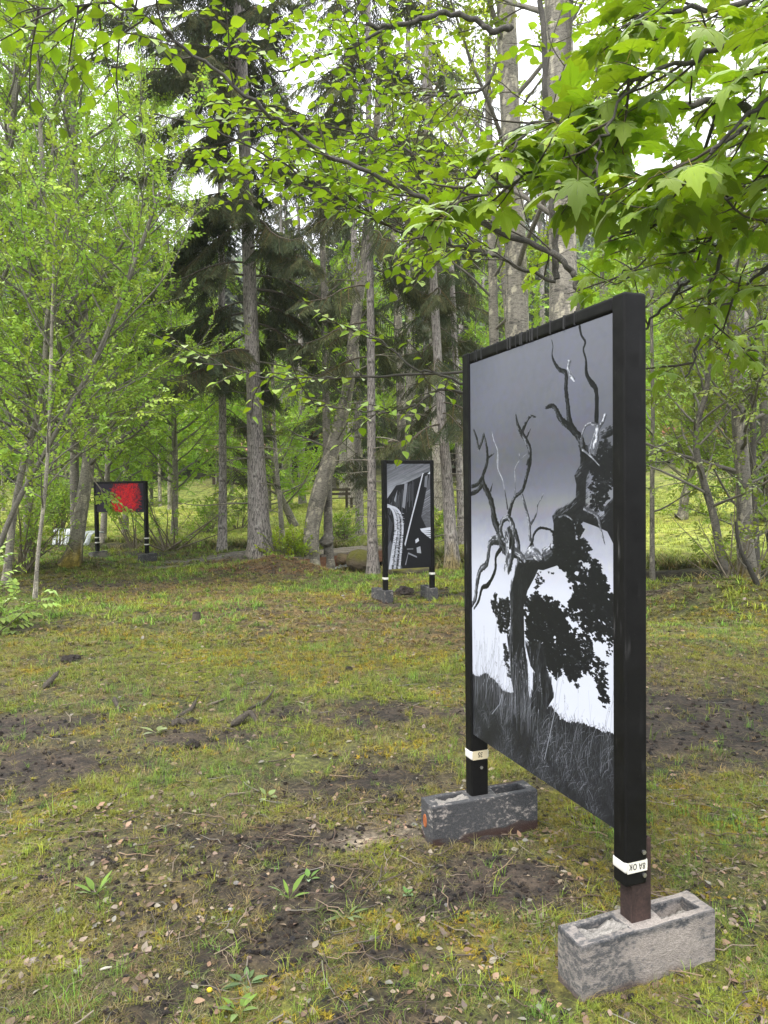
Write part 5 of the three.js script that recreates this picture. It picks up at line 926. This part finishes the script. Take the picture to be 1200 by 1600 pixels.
  P([V(3.45, 2.2, -3.3), [1300, 240, 2.8], [1220, 270, 2.8], [1160, 300, 2.8], [1110, 320, 2.8]], 0.012, 0.004, 6, 0.36);
  P([[951, 189, 3.1], [900, 240, 3.0], [840, 270, 2.95], [760, 300, 2.9], [700, 330, 2.9]], 0.007, 0.003, 13, 0.2, 0);
  P([[840, 192, 3.1], [790, 240, 3.0], [740, 280, 2.95], [680, 345, 2.9], [655, 375, 2.9]], 0.006, 0.0025, 13, 0.18, 0);
  P([[1000, 120, 2.8], [950, 200, 2.75], [930, 260, 2.7], [940, 320, 2.7]], 0.006, 0.003, 4, 0.2, 0);
  P([[1116, 157, 3.2], [1080, 330, 3.6], [1010, 400, 3.8], [960, 440, 3.9]], 0.008, 0.003, 6, 0.32);
  P([V(3.5, 1.9, -3.3), [1240, 330, 4.2], [1150, 380, 4.4], [1080, 420, 4.6], [1020, 470, 4.7]], 0.012, 0.003, 9, 0.5);
  P([V(3.5, 1.9, -3.3), [1300, 420, 4.0], [1230, 480, 4.2], [1160, 520, 4.3], [1100, 560, 4.4]], 0.012, 0.003, 5, 0.45);
  b.finish(mapleLeaves, glossLeaf, [0.25, 0.38, 0.01], 0.22);
}
{ // alder leaves hanging in front of the red picture and along the left edge belong to their trees; a light green elder fills the lower left corner
  const p = at(20, 960, 7); p.y = height(p.x, p.z); const t = thing('elder_shrub', 'pale green elder shrub with feathered leaves at the lower left edge', 'shrub', p), r = mulberry(88), m = new Mb(), leaves = [];
  const frond = (s) => { const q = new Mb(), rr = mulberry(s); q.tube([V(0, 0, 0), V(0, 0.5, 0.03), V(0, 1, -0.1)], [0.012, 0.009, 0.005], 3, 1, 1, null, [0.7, 0.6, 0.6], false); for (let k = 0; k < 3; k++) for (const e of [-1, 1]) { const d = V(e, 0.35 + 0.15 * k, -0.2 - 0.2 * rr()).normalize(); leafInto(q, V(0, 0.3 + 0.27 * k, 0), d, V(0, 0.15, 1).normalize(), 0.5 - 0.05 * k, 0.3, [0.9 + 0.2 * rr(), 0.9 + 0.2 * rr(), 1], 0.3, 1); } leafInto(q, V(0, 0.97, -0.1), V(0, 1, -0.3).normalize(), Z, 0.5, 0.3, [1, 1, 1], 0.3, 1); return q.geo(); };
  const geos = [1, 2, 3].map(frond);
  for (const [ox, oz, n] of [[-0.75, 0, 15], [-1.05, 0.4, 13], [-0.55, -0.6, 8], [-1.2, 1.0, 10], [-1.0, -0.9, 12]]) for (let k = 0; k < n; k++) {
    const a = r() * 6.28, el = 0.35 + r() * 1.0, l = 0.3 + 0.6 * r(), pts = [V(ox, height(p.x + ox, p.z + oz) - p.y - 0.03, oz)], d = V(Math.cos(a) * Math.cos(el), Math.sin(el), Math.sin(a) * Math.cos(el));
    for (let i = 0; i < 5; i++) { d.add(V((r() - 0.5) * 0.2, -0.06, (r() - 0.5) * 0.2)).normalize(); pts.push(pts[i].clone().addScaledVector(d, l / 5)); }
    m.tube(pts, pts.map((_, i) => lerp(0.007, 0.003, i / 5)), 4, 0.2, 0.4, null, [0.7, 0.62, 0.5], false); const c = new THREE.CatmullRomCurve3(pts);
    for (let i = 0; i < 5; i++) { const f = lerp(0.45, 1, i / 4), dd = c.getTangent(f).multiplyScalar(0.5).add(V(r() - 0.5, -0.05, r() - 0.5).multiplyScalar(1.8)).normalize(); leaves.push([orient(c.getPoint(f), dd, V(r() - 0.5, 1.6, r() - 0.5), 0, 0.11 + 0.08 * r()), Math.floor(r() * 3)]); }
  }
  part('stem', m.geo(), bark.dark, t, { kind: 'stuff' });
  const mats = [0.8, 1, 1.2].map((k) => { const q = leafMat.clone(); q.color.setRGB(0.36 * k, 0.52 * k, 0.1 * k); return q; });
  leaves.slice(0, 290).forEach(([x, g]) => { const o = part('leaf', geos[g], mats[Math.floor(r() * 3)], t); o.applyMatrix4(x); });
  const rest = leaves.slice(290); if (rest.length) instanced('foliage', geos[0], leafMat, rest.map((x) => x[0]), rest.map(() => tint(r, [0.28, 0.43, 0.08], 0.2)), t);
}
function bush(label, px, py, d, h, n, leaf, seed, o = {}) {          // several thin stems from one foot
  const p = at(px, py, d); p.y = height(p.x, p.z); const t = thing('shrub', label, 'shrub', p, 0, o.group), r = mulberry(seed), m = new Mb(), spots = [];
  for (let k = 0; k < n; k++) {
    const a = r() * 6.28, el = lerp(o.el ?? 0.7, 1.35, r()), l = h * (0.5 + 0.6 * r()), pts = [V((r() - 0.5) * 0.3, -0.05, (r() - 0.5) * 0.3)], dd = V(Math.cos(a) * Math.cos(el), Math.sin(el), Math.sin(a) * Math.cos(el));
    for (let i = 0; i < 6; i++) { dd.add(V((r() - 0.5) * 0.3, (r() - 0.5) * 0.1, (r() - 0.5) * 0.3)).normalize(); pts.push(pts[i].clone().addScaledVector(dd, l / 6)); }
    m.tube(pts, pts.map((_, i) => lerp(0.006 + 0.006 * h, 0.004, i / 6)), 4, 0.2, 0.4, null, [0.8, 0.72, 0.62], false); const c = new THREE.CatmullRomCurve3(pts);
    for (let i = 0; i < l * (o.dense ?? 7); i++) { const f = lerp(o.from ?? 0.3, 1, r()), q = c.getPoint(f), e = V(r() - 0.5, r() - 0.3, r() - 0.5).normalize(), tl = 0.15 + 0.35 * r(); m.tube([q, q.clone().addScaledVector(e, tl * 0.5), q.clone().addScaledVector(e, tl)], [0.004, 0.003, 0.002], 3, 1, 1, null, [0.7, 0.65, 0.6], false); spots.push(orient(q.clone().addScaledVector(e, tl * 0.7), e, V(r() - 0.5, 1.2, r() - 0.5), 0, (o.size ?? 1) * (0.7 + 0.6 * r()))); }
  }
  part('stem', m.geo(), bark.dark, t, { kind: 'stuff' });
  for (const [g, a, c] of fill(spots, null, r, leaf, o.sprigs ?? smallSprigs, 0.25)) instanced('crown', g, leafMat, a, c, t);
}
bush('twiggy shrub right of the red picture board by the water', 262, 858, 17.6, 2.6, 16, GREEN, 401, { el: 0.4, dense: 3.5 });
bush('thin leaning shrub framed between the legs of the red board', 205, 856, 18.5, 2.4, 9, GREEN, 402, { el: 0.6, dense: 2 });
bush('green bush on the far bank between red board and thin spruce', 325, 826, 23, 1.1, 16, GREEN, 403, { dense: 9 });
bush('bright leafy bush beside the foot of the leaning grey trunk', 450, 872, 15.4, 0.65, 18, YELLOW, 404, { dense: 22, from: 0.1 });
bush('small leafy bush on the far bank above the footbridge', 535, 828, 19.5, 0.7, 16, GREEN, 405, { dense: 16, from: 0.1 });
bush('small bush beyond the stream right of the narrow board', 690, 850, 19, 0.8, 16, GREEN, 406, { dense: 14, from: 0.1 });
bush('low dark leafed bush at the left thicket foot', 30, 850, 13.5, 2.2, 20, PALE, 407, { dense: 9 });
bush('tangle of thin stems around the thickest right trunk', 1150, 930, 10.0, 1.5, 12, OLIVE, 408, { el: 0.6, dense: 3 });
bush('leafy thicket behind the white cascade at far left', 95, 815, 25, 2.6, 26, GREEN, 409, { dense: 9, sprigs: midSprigs });
bush('dark bush at the right edge beyond the right trunks', 1192, 800, 20, 2.4, 22, [0.09, 0.17, 0.04], 410, { dense: 10, sprigs: midSprigs });
bush('bare little shrub standing on the meadow', 1092, 816, 22, 0.9, 8, OLIVE, 411, { dense: 3 });
bush('leafy sapling left of the biggest spruce in mid distance', 375, 836, 24, 1.8, 9, OLIVE, 412, { dense: 6, sprigs: midSprigs });
// ---------------------------------------------------------------- what grows and lies on the ground
{
  const r = mulberry(5150);
  const tuft = (seed, n, h, w, lean, col = [1, 1, 1]) => {
    const q = mulberry(seed), m = new Mb();
    for (let k = 0; k < n; k++) {
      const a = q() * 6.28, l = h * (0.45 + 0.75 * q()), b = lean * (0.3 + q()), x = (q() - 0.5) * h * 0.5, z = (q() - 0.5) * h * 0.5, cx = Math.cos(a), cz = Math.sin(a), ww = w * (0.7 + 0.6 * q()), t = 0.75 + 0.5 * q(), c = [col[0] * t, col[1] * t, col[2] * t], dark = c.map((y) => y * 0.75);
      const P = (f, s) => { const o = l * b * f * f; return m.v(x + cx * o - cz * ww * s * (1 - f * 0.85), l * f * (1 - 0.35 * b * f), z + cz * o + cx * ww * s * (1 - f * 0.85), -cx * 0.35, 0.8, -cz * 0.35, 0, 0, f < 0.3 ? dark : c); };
      const v = [0, 0.5, 1].map((f) => f < 1 ? [P(f, -1), P(f, 1)] : [P(f, 0)]);
      m.i.push(v[0][0], v[0][1], v[1][0], v[0][1], v[1][1], v[1][0], v[1][0], v[1][1], v[2][0]);
    }
    return m.geo();
  };
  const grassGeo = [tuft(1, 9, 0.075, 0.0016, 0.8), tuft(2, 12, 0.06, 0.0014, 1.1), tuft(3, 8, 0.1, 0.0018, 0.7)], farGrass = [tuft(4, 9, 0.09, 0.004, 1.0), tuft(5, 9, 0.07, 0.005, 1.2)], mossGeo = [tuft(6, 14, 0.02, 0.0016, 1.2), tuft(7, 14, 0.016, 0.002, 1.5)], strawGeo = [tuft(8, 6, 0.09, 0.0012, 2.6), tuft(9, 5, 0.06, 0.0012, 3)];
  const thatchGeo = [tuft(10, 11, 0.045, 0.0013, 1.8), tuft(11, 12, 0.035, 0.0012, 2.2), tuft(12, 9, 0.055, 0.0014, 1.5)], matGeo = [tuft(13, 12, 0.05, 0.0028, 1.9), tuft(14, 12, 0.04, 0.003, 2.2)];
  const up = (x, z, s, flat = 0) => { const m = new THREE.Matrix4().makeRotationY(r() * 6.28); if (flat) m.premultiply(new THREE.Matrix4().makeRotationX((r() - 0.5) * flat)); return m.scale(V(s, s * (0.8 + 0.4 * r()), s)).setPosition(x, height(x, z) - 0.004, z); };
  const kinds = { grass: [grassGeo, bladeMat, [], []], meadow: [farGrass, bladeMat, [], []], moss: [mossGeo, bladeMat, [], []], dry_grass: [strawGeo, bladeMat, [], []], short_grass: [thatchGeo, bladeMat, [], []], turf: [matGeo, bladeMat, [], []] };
  const add = (k, m, c) => { kinds[k][2].push(m); kinds[k][3].push(c); };
  const wedge = (d0, d1, density, fn) => { const area = 0.66 * (d1 * d1 - d0 * d0) + 0.8 * (d1 - d0), n = Math.round(area * density); for (let k = 0; k < n; k++) { const d = Math.sqrt(lerp(d0 * d0, d1 * d1, r())), x = lerp(-1, 1, r()) * (d * 0.62 + 0.4); fn(x, -d); } };
  const blocked = (x, z) => { const q = V(x - 0.5605, 0, z + 2.67).applyAxisAngle(Y, 69.75 * D2R); return Math.abs(q.z) < 0.27 && (Math.abs(q.x - 0.501) < 0.065 || Math.abs(q.x + 0.496) < 0.065); };
  const one = (x, z, s0, far) => {
    if (blocked(x, z)) return; const c = cover(x, z); if (Math.abs(c.s) < 0.75) return; const q = r(), clump = vn(x * 7, z * 7, 301) * 0.65 + vn(x * 2.2, z * 2.2, 302) * 0.35;
    const g = clamp(c.grass + 0.12) * smooth(0.3, 0.62, clump) * (c.s > 0 ? 1.6 : 1);
    if (q < g * 0.9) add(far ? 'meadow' : 'grass', up(x, z, s0 * (0.55 + 0.75 * r()) * (0.7 + 0.6 * clump)), c.s > 0 ? tint(r, c.s > 22 ? [0.24, 0.31, 0.06] : [0.44, 0.5, 0.1], 0.22) : tint(r, c.n2 > 0.5 ? [0.3, 0.38, 0.05] : [0.2, 0.33, 0.05], 0.3));
    else if (q > 0.93 && c.gravel < 0.3) add('dry_grass', up(x, z, s0 * (0.5 + 0.8 * r()), 0.5), tint(r, [0.36, 0.3, 0.14], 0.3));
  };
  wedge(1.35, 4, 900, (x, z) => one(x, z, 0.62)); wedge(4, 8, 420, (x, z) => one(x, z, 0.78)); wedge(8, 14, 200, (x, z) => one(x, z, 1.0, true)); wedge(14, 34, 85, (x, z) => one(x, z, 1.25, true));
  const thatch = (x, z, s0, kind) => {
    if (blocked(x, z)) return; const c = cover(x, z); if (c.s > -0.8) return; const f = vn(x * 5, z * 5, 305) * 0.6 + vn(x * 17, z * 17, 306) * 0.4, k = clamp(0.95 - c.mud * 0.9 - c.gravel - c.sand - c.needle * 0.4) * smooth(0.22, 0.5, f);
    if (r() > k) return; const t = vn(x * 1.3, z * 1.3, 307) * 0.6 + vn(x * 4.5, z * 4.5, 308) * 0.4, q = r();
    const base = c.needle > 0.35 ? [0.3, 0.19, 0.09] : c.straw > 0.22 && q < 0.8 ? [0.32, 0.24, 0.11] : q < 0.28 ? [0.31, 0.25, 0.12] : q < 0.46 ? [0.2, 0.15, 0.09] : t > 0.5 ? [0.26, 0.255, 0.05] : [0.18, 0.235, 0.045];
    add(kind, up(x, z, s0 * (0.5 + 0.8 * r()), 0.3), tint(r, base, 0.3));
  };
  wedge(1.35, 3.6, 3000, (x, z) => thatch(x, z, 0.75, 'short_grass')); wedge(3.6, 7, 1300, (x, z) => thatch(x, z, 1.0, 'short_grass')); wedge(7, 14, 520, (x, z) => thatch(x, z, 1.3, 'turf')); wedge(14, 20, 160, (x, z) => thatch(x, z, 1.8, 'turf'));
  const mossAt = (x, z, s) => { if (blocked(x, z)) return; const c = cover(x, z), k = c.moss * (1 - c.mud) * (1 - c.gravel) * (1 - c.sand), f = vn(x * 16, z * 16, 303); if (c.s > 0 || r() > k * smooth(0.25, 0.6, f) * 1.2) return; const t = vn(x * 1.7, z * 1.7, 304); add('moss', up(x, z, s * (0.6 + 0.9 * r())), tint(r, t > 0.55 ? [0.34, 0.27, 0.035] : [0.25, 0.27, 0.04], 0.25)); };
  wedge(1.35, 3.6, 8000, (x, z) => mossAt(x, z, 0.75)); wedge(3.6, 7, 2400, (x, z) => mossAt(x, z, 1.15)); wedge(7, 12, 500, (x, z) => mossAt(x, z, 1.9));
  // taller tufts along the banks of the stream
  for (let k = 0; k < 5200; k++) { const a = r() * 8, i = Math.floor(a), f = a - i, [ax, az] = STREAM[i], [bx, bz] = STREAM[i + 1], len = Math.hypot(bx - ax, bz - az), e = r() < 0.5 ? -1 : 1, o = e * (0.85 + 0.6 * r() * r()), x = lerp(ax, bx, f) - (bz - az) / len * o, z = lerp(az, bz, f) + (bx - ax) / len * o; if (Math.abs(x / z) > 0.65 || streamSide(x, z) < 0 && r() < 0.75) continue; add('meadow', up(x, z, 1.6 + 1.8 * r()), tint(r, r() < 0.4 ? [0.3, 0.25, 0.11] : [0.19, 0.23, 0.05], 0.3)); }
  for (const [k, [geos, mat, ms, cs]] of Object.entries(kinds)) geos.forEach((g, j) => { const a = ms.filter((_, i) => i % geos.length === j), c = cs.filter((_, i) => i % geos.length === j); if (a.length) instanced(numbered(k), g, mat, a, c, scene, { label: { grass: 'thin green grass tufts on the near muddy ground', meadow: 'grass of the meadow and the ground farther off', moss: 'yellow green moss cushions on the soil', dry_grass: 'dry straw coloured grass blades lying about', short_grass: 'matted short grass and straw on the near ground', turf: 'matted short turf on the ground farther off' }[k], category: k.replace('_', ' ') }); });

  // crumbs of soil, dead leaves, bits of twig, pebbles
  const crumb = [1, 2, 3].map((s) => { const g = new THREE.IcosahedronGeometry(0.5, 1), p = g.attributes.position; for (let i = 0; i < p.count; i++) { const f = 0.6 + 0.7 * hash(Math.round(p.getX(i) * 50), Math.round(p.getY(i) * 50) + Math.round(p.getZ(i) * 90), s); p.setXYZ(i, p.getX(i) * f, p.getY(i) * f * 0.6, p.getZ(i) * f); } g.computeVertexNormals(); return g; });
  const scrap = [1, 2].map((s) => { const m = new Mb(); leafInto(m, V(0, 0, 0), V(1, 0.15, 0).normalize(), V(0.1 * s, 1, 0.3).normalize(), 1, 0.6, [1, 1, 1], 0.18, 1); return m.geo(); });
  const stick = [1, 2, 3].map((s) => { const q = mulberry(s), m = new Mb(), p = [0, 1, 2, 3, 4].map((i) => V(i / 4 - 0.5, 0.02 * q(), (q() - 0.5) * 0.16)); m.tube(p, [0.018, 0.016, 0.014, 0.012, 0.008], 4, 1, 1); if (s > 1) m.tube([p[2], p[2].clone().add(V(0.15, 0.03, 0.12)), p[2].clone().add(V(0.3, 0.03, 0.16))], [0.011, 0.008, 0.005], 3, 1, 1); return m.geo(); });
  const soilMat = new THREE.MeshStandardMaterial({ name: 'crumb', roughness: 1, bumpMap: soilB, bumpScale: 0.01 }), scrapMat = new THREE.MeshStandardMaterial({ name: 'dead leaf', roughness: 0.85, side: THREE.DoubleSide }), stickMat = new THREE.MeshStandardMaterial({ name: 'stick', roughness: 0.95 });
  const lay = (x, z, s, flat = 0.6) => new THREE.Matrix4().compose(V(x, height(x, z) + s * 0.08, z), new THREE.Quaternion().setFromEuler(new THREE.Euler((r() - 0.5) * flat, r() * 6.28, (r() - 0.5) * flat)), V(s, s, s));
  const bins = { soil_crumb: [crumb, soilMat, [], [], 'crumbs of dark soil on the bare ground'], dead_leaf: [scrap, scrapMat, [], [], 'dead brown leaves strewn over the ground'], twig_litter: [stick, stickMat, [], [], 'bits of twig strewn over the ground'], pebble: [crumb, soilMat, [], [], 'pale pebbles in the soil'] };
  const drop = (k, m, c) => { bins[k][2].push(m); bins[k][3].push(c); };
  const mess = (x, z, sc) => {
    if (blocked(x, z)) return; const c = cover(x, z); if (Math.abs(c.s) < 0.9 || c.s > 0) return; const q = r(), bare = 0.25 + 0.75 * Math.max(c.mud, c.litter * 0.5);
    if (q < 0.62 * bare) drop('soil_crumb', lay(x, z, sc * (0.006 + 0.022 * r() ** 3), 3), tint(r, [0.055, 0.042, 0.036], 0.35));
    else if (q < 0.63 + 0.02 * (0.5 + c.litter * 3 + c.needle)) drop('dead_leaf', lay(x, z, sc * (0.01 + 0.025 * r() ** 2), 0.7), tint(r, r() < 0.3 ? [0.26, 0.18, 0.13] : r() < 0.6 ? [0.14, 0.095, 0.07] : [0.24, 0.2, 0.15], 0.3));
    else if (q < 0.93) { if (r() < 0.35) drop('twig_litter', lay(x, z, sc * (0.03 + 0.14 * r() ** 3), 0.3), tint(r, r() < 0.6 ? [0.09, 0.065, 0.05] : [0.2, 0.16, 0.12], 0.3)); }
    else if (q > 0.975 && r() < 0.12) drop('pebble', lay(x, z, sc * (0.006 + 0.014 * r() ** 3), 3), tint(r, [0.36, 0.33, 0.31], 0.3));
  };
  wedge(1.35, 3.6, 2600, (x, z) => mess(x, z, 1)); wedge(3.6, 7, 420, (x, z) => mess(x, z, 1.25)); wedge(7, 13, 90, (x, z) => mess(x, z, 1.8));
  for (const [k, [geos, mat, ms, cs, label]] of Object.entries(bins)) geos.forEach((g, j) => { const a = ms.filter((_, i) => i % geos.length === j), c = cs.filter((_, i) => i % geos.length === j); if (a.length) instanced(numbered(k), g, mat, a, c, scene, { label, category: k.replace('_', ' ') }); });

  { // washed up twigs and dead grass on the right bank
    const p = at(1095, 945, 10.2); p.y = height(p.x, p.z); const t = thing('debris_heap', 'dark heap of twigs and dead grass by the stream under the crooked slim tree', 'debris heap', p), a = new Mb(), q = mulberry(44);
    for (let k = 0; k < 420; k++) { const x = (q() - 0.5) * 1.5, z = (q() - 0.5) * 0.7, h = 0.2 * Math.exp(-x * x * 2.2 - z * z * 5) , an = q() * 6.28, l = 0.1 + 0.4 * q() * q(), o = V(x, height(p.x + x, p.z + z) - p.y + h * q(), z), d = V(Math.cos(an), (q() - 0.4) * 0.5, Math.sin(an)), tone = q() < 0.65 ? [0.35, 0.3, 0.26] : [0.9, 0.8, 0.6]; a.tube([o, o.clone().addScaledVector(d, l * 0.5).add(V(0, 0.02, 0)), o.clone().addScaledVector(d, l).add(V(0, -0.02, 0))], [0.006, 0.005, 0.003], 3, 0.2, 0.4, null, tone, false); }
    part('twig', a.geo(), bark.dark, t, { kind: 'stuff' });
  }
  // single things on the ground
  const rotten = new THREE.MeshStandardMaterial({ name: 'rotten wood', color: lin(0.34, 0.31, 0.29), map: darkC, bumpMap: darkB, bumpScale: 0.008, roughness: 1 });
  const branchPiece = (label, path, w, pale) => { const p = path.map(([x, y, up]) => { const q = onGround(x, y); q.y = height(q.x, q.z) + (up ?? 0.01); return q; }), m = new Mb(), c = spline(p, 14), s = Math.round(path[0][0]), o = c[7].clone(); m.tube(c.map((q) => q.clone().sub(o)), c.map((_, i) => w * (0.75 + 0.5 * vn(i * 0.7, s, 3)) * (1 - 0.35 * i / 14) * [0.12, 0.7, 1][Math.min(2, i)] * (i > 12 ? 0.55 : 1)), 8, 0.1, 0.3, (l, th) => 0.8 + 0.45 * vn(th * 2, l * 14, s)); const mm = pale ? woodMat(0.62, 0.56, 0.5) : rotten; const e = lone('fallen_branch', m.geo(), mm, label, 'fallen branch'); e.position.copy(o); return e; };
  branchPiece('grey broken branch with dark knotty end, left of the middle of the lawn', [[274, 1122], [285, 1116], [298, 1110, 0.02], [308, 1100, 0.05]], 0.017);
  branchPiece('pale barkless stick just right of the grey broken branch', [[322, 1102], [336, 1097], [354, 1091, 0.02]], 0.012, true);
  branchPiece('dark thin branch pointing up right on the lawn', [[384, 1109], [400, 1102], [414, 1096, 0.02], [428, 1086, 0.04]], 0.013);
  branchPiece('black rotten root lump lying below the dark thin branch', [[360, 1136], [376, 1128, 0.03], [390, 1122, 0.05], [402, 1128, 0.01]], 0.028);
  branchPiece('stubby grey root end poking from the turf, left of the broken branch', [[178, 1100, 0.06], [184, 1107, 0.02], [188, 1112, 0]], 0.016);
  branchPiece('dark pointed root near the left edge of the lawn', [[68, 1080], [80, 1074, 0.04], [92, 1068, 0.08]], 0.022);
  branchPiece('small black root lump in front of the broken branch', [[270, 1136, 0.01], [280, 1132, 0.03], [292, 1134, 0.01]], 0.026);
  const clod = (label, px, py, s, sy, seed) => { const p = onGround(px, py), g = new THREE.IcosahedronGeometry(1, 4), q = g.attributes.position; for (let i = 0; i < q.count; i++) { const f = 0.35 + 1.15 * fbm(q.getX(i) * 2.6 + seed, q.getY(i) * 2.6 + q.getZ(i) * 3.3, 5, seed); q.setXYZ(i, q.getX(i) * f * s, q.getY(i) * f * sy, q.getZ(i) * f * s); } g.computeVertexNormals(); const o = lone('earth_clod', g, new THREE.MeshStandardMaterial({ color: lin(0.06, 0.047, 0.04), roughness: 1, bumpMap: soilB, bumpScale: 0.03 }), label, 'earth clod'); o.position.set(p.x, height(p.x, p.z) + sy * 0.3, p.z); };
  clod('dark earth clod in the left part of the lawn beyond the roots', 112, 1032, 0.08, 0.05, 2); clod('black round clod in front of the rotten root', 301, 1168, 0.042, 0.028, 3); clod('dark clod left of the rotten root lump', 300, 1130, 0.05, 0.03, 4); clod('dark clod right of the rotten root lump', 447, 1118, 0.055, 0.03, 5); clod('small dark clod between the blocks of the narrow board', 632, 925, 0.14, 0.09, 6); clod('tiny dark clod in the middle of the lawn', 545, 1045, 0.035, 0.03, 8);
  { const p = onGround(307, 971), y = height(p.x, p.z), t = thing('tree_stump', 'small dark cut stump alone on the lawn', 'stump', V(p.x, y, p.z), 0.4), m = new Mb(); m.tube([V(0, -0.04, 0), V(0, 0.04, 0), V(0.004, 0.09, 0)], [0.058, 0.047, 0.045], 12, 0.1, 0.2, (l, th) => 1 + 0.2 * (vn(th * 2, l * 10, 4) - 0.5), [0.45, 0.4, 0.38]); part('bark', m.geo(), bark.dark, t); const g = new THREE.CylinderGeometry(0.043, 0.044, 0.008, 12); g.translate(0.004, 0.0935, 0); part('cut_top', g, woodMat(0.12, 0.1, 0.08), t); }
  const stone = (label, px, py, s, col, seed) => { const g = new THREE.IcosahedronGeometry(1, 3), q = g.attributes.position; for (let i = 0; i < q.count; i++) { const f = 0.75 + 0.4 * fbm(q.getX(i) * 1.6 + seed, q.getY(i) * 1.6 + q.getZ(i), 3, seed); q.setXYZ(i, q.getX(i) * f * s, q.getY(i) * f * s * 0.6, q.getZ(i) * f * s * 0.8); } g.computeVertexNormals(); const p = onGround(px, py), o = lone('stone', g, new THREE.MeshStandardMaterial({ color: lin(...col), roughness: 0.9, bumpMap: soilB, bumpScale: 0.004 }), label, 'stone'); o.position.set(p.x, height(p.x, p.z) + s * 0.25, p.z); o.rotation.y = seed; };
  stone('round grey stone in the grass left of the dandelion', 92, 1427, 0.018, [0.3, 0.27, 0.26], 1); stone('white chipped stone on the bare soil', 360, 1419, 0.012, [0.55, 0.55, 0.54], 2); stone('grey stone behind the white chipped stone', 369, 1386, 0.012, [0.36, 0.34, 0.32], 3); stone('reddish pebble below the bare soil patch', 389, 1495, 0.01, [0.4, 0.27, 0.22], 4); stone('pale pebble in the lower middle grass', 580, 1538, 0.011, [0.5, 0.48, 0.45], 5); stone('pale flat stone in the leaf litter at the left foreground', 52, 1508, 0.018, [0.42, 0.36, 0.33], 6);
  { const p = onGround(165, 1519); const m = new Mb(); m.tube([V(-0.016, 0, 0.004), V(0, 0.003, 0), V(0.016, 0.001, -0.008)], [0.003, 0.0045, 0.002], 7, 1, 1); const o = lone('bark_scrap', m.geo(), new THREE.MeshStandardMaterial({ color: lin(0.5, 0.46, 0.4), roughness: 0.9 }), 'white scrap of bark on the left foreground soil', 'bark scrap'); o.position.set(p.x, height(p.x, p.z) + 0.008, p.z); }
  const rosette = (label, px, py, n, len, wid, col, rise, flower) => {
    const p = onGround(px, py), t = thing('dandelion_plant', label, 'wild plant', V(p.x, height(p.x, p.z), p.z)), q = mulberry(px), mats = [0.85, 1.1].map((k) => { const z = leafMat.clone(); z.color.setRGB(col[0] * k, col[1] * k, col[2] * k); return z; });
    for (let k = 0; k < n; k++) { const a = k / n * 6.28 + q(), e = rise * (0.5 + q()), m = new Mb(), d = V(Math.cos(a), e, Math.sin(a)).normalize(), l = len * (0.6 + 0.6 * q()); m.tube([V(0, 0, 0), d.clone().multiplyScalar(l * 0.35)], [0.0018, 0.0014], 3, 1, 1, null, [0.8, 0.7, 0.7], false); leafInto(m, d.clone().multiplyScalar(l * 0.25), d, Y.clone().addScaledVector(d, -d.y).normalize(), l * 0.8, wid * (0.7 + 0.6 * q()), [1, 1, 1], 0.35, 1); part('leaf', m.geo(), mats[k % 2], t); }
    if (flower) { const m = new Mb(); m.tube([V(0, 0, 0), V(-0.05, 0.02, 0.02), V(-0.1, 0.015, 0.05)], [0.0018, 0.0016, 0.0016], 4, 1, 1, null, [1, 0.8, 0.9], false); part('stalk', m.geo(), mats[1], t); const g = new THREE.SphereGeometry(0.009, 8, 6); g.scale(1, 0.7, 1); g.translate(-0.1, 0.017, 0.05); part('flower', g, new THREE.MeshStandardMaterial({ color: lin(0.65, 0.5, 0.02), roughness: 0.7 }), t); }
  };
  rosette('plantain rosette with narrow spread leaves in the lower middle', 541, 1436, 7, 0.07, 0.014, [0.2, 0.28, 0.08], 0.25);
  rosette('grey green dandelion rosette with one yellow bud at the bottom', 385, 1531, 8, 0.075, 0.018, [0.17, 0.27, 0.1], 0.3, true);
  rosette('upright dandelion leaves left of the lower middle bare soil', 150, 1400, 7, 0.085, 0.02, [0.25, 0.4, 0.07], 1.1);
  rosette('lone fresh green leaves just right of the bare soil', 452, 1405, 5, 0.09, 0.02, [0.26, 0.42, 0.07], 0.9);
  rosette('curled green leaves above the plantain rosette', 482, 1378, 5, 0.06, 0.018, [0.2, 0.36, 0.08], 0.7);
  rosette('small green rosette at the lower edge left of the dandelion bud', 372, 1580, 6, 0.06, 0.02, [0.22, 0.36, 0.06], 0.8);
  rosette('small clover-like plant right of the leaf rosettes', 636, 1400, 6, 0.03, 0.02, [0.16, 0.32, 0.08], 0.9);
  rosette('pale green leaf cluster near the grey broken branch', 246, 1149, 6, 0.1, 0.03, [0.3, 0.36, 0.14], 0.5);
  rosette('light green leaf pair beyond the dark block', 418, 1244, 4, 0.07, 0.028, [0.3, 0.4, 0.14], 0.5);
}

renderer.render(scene, camera);
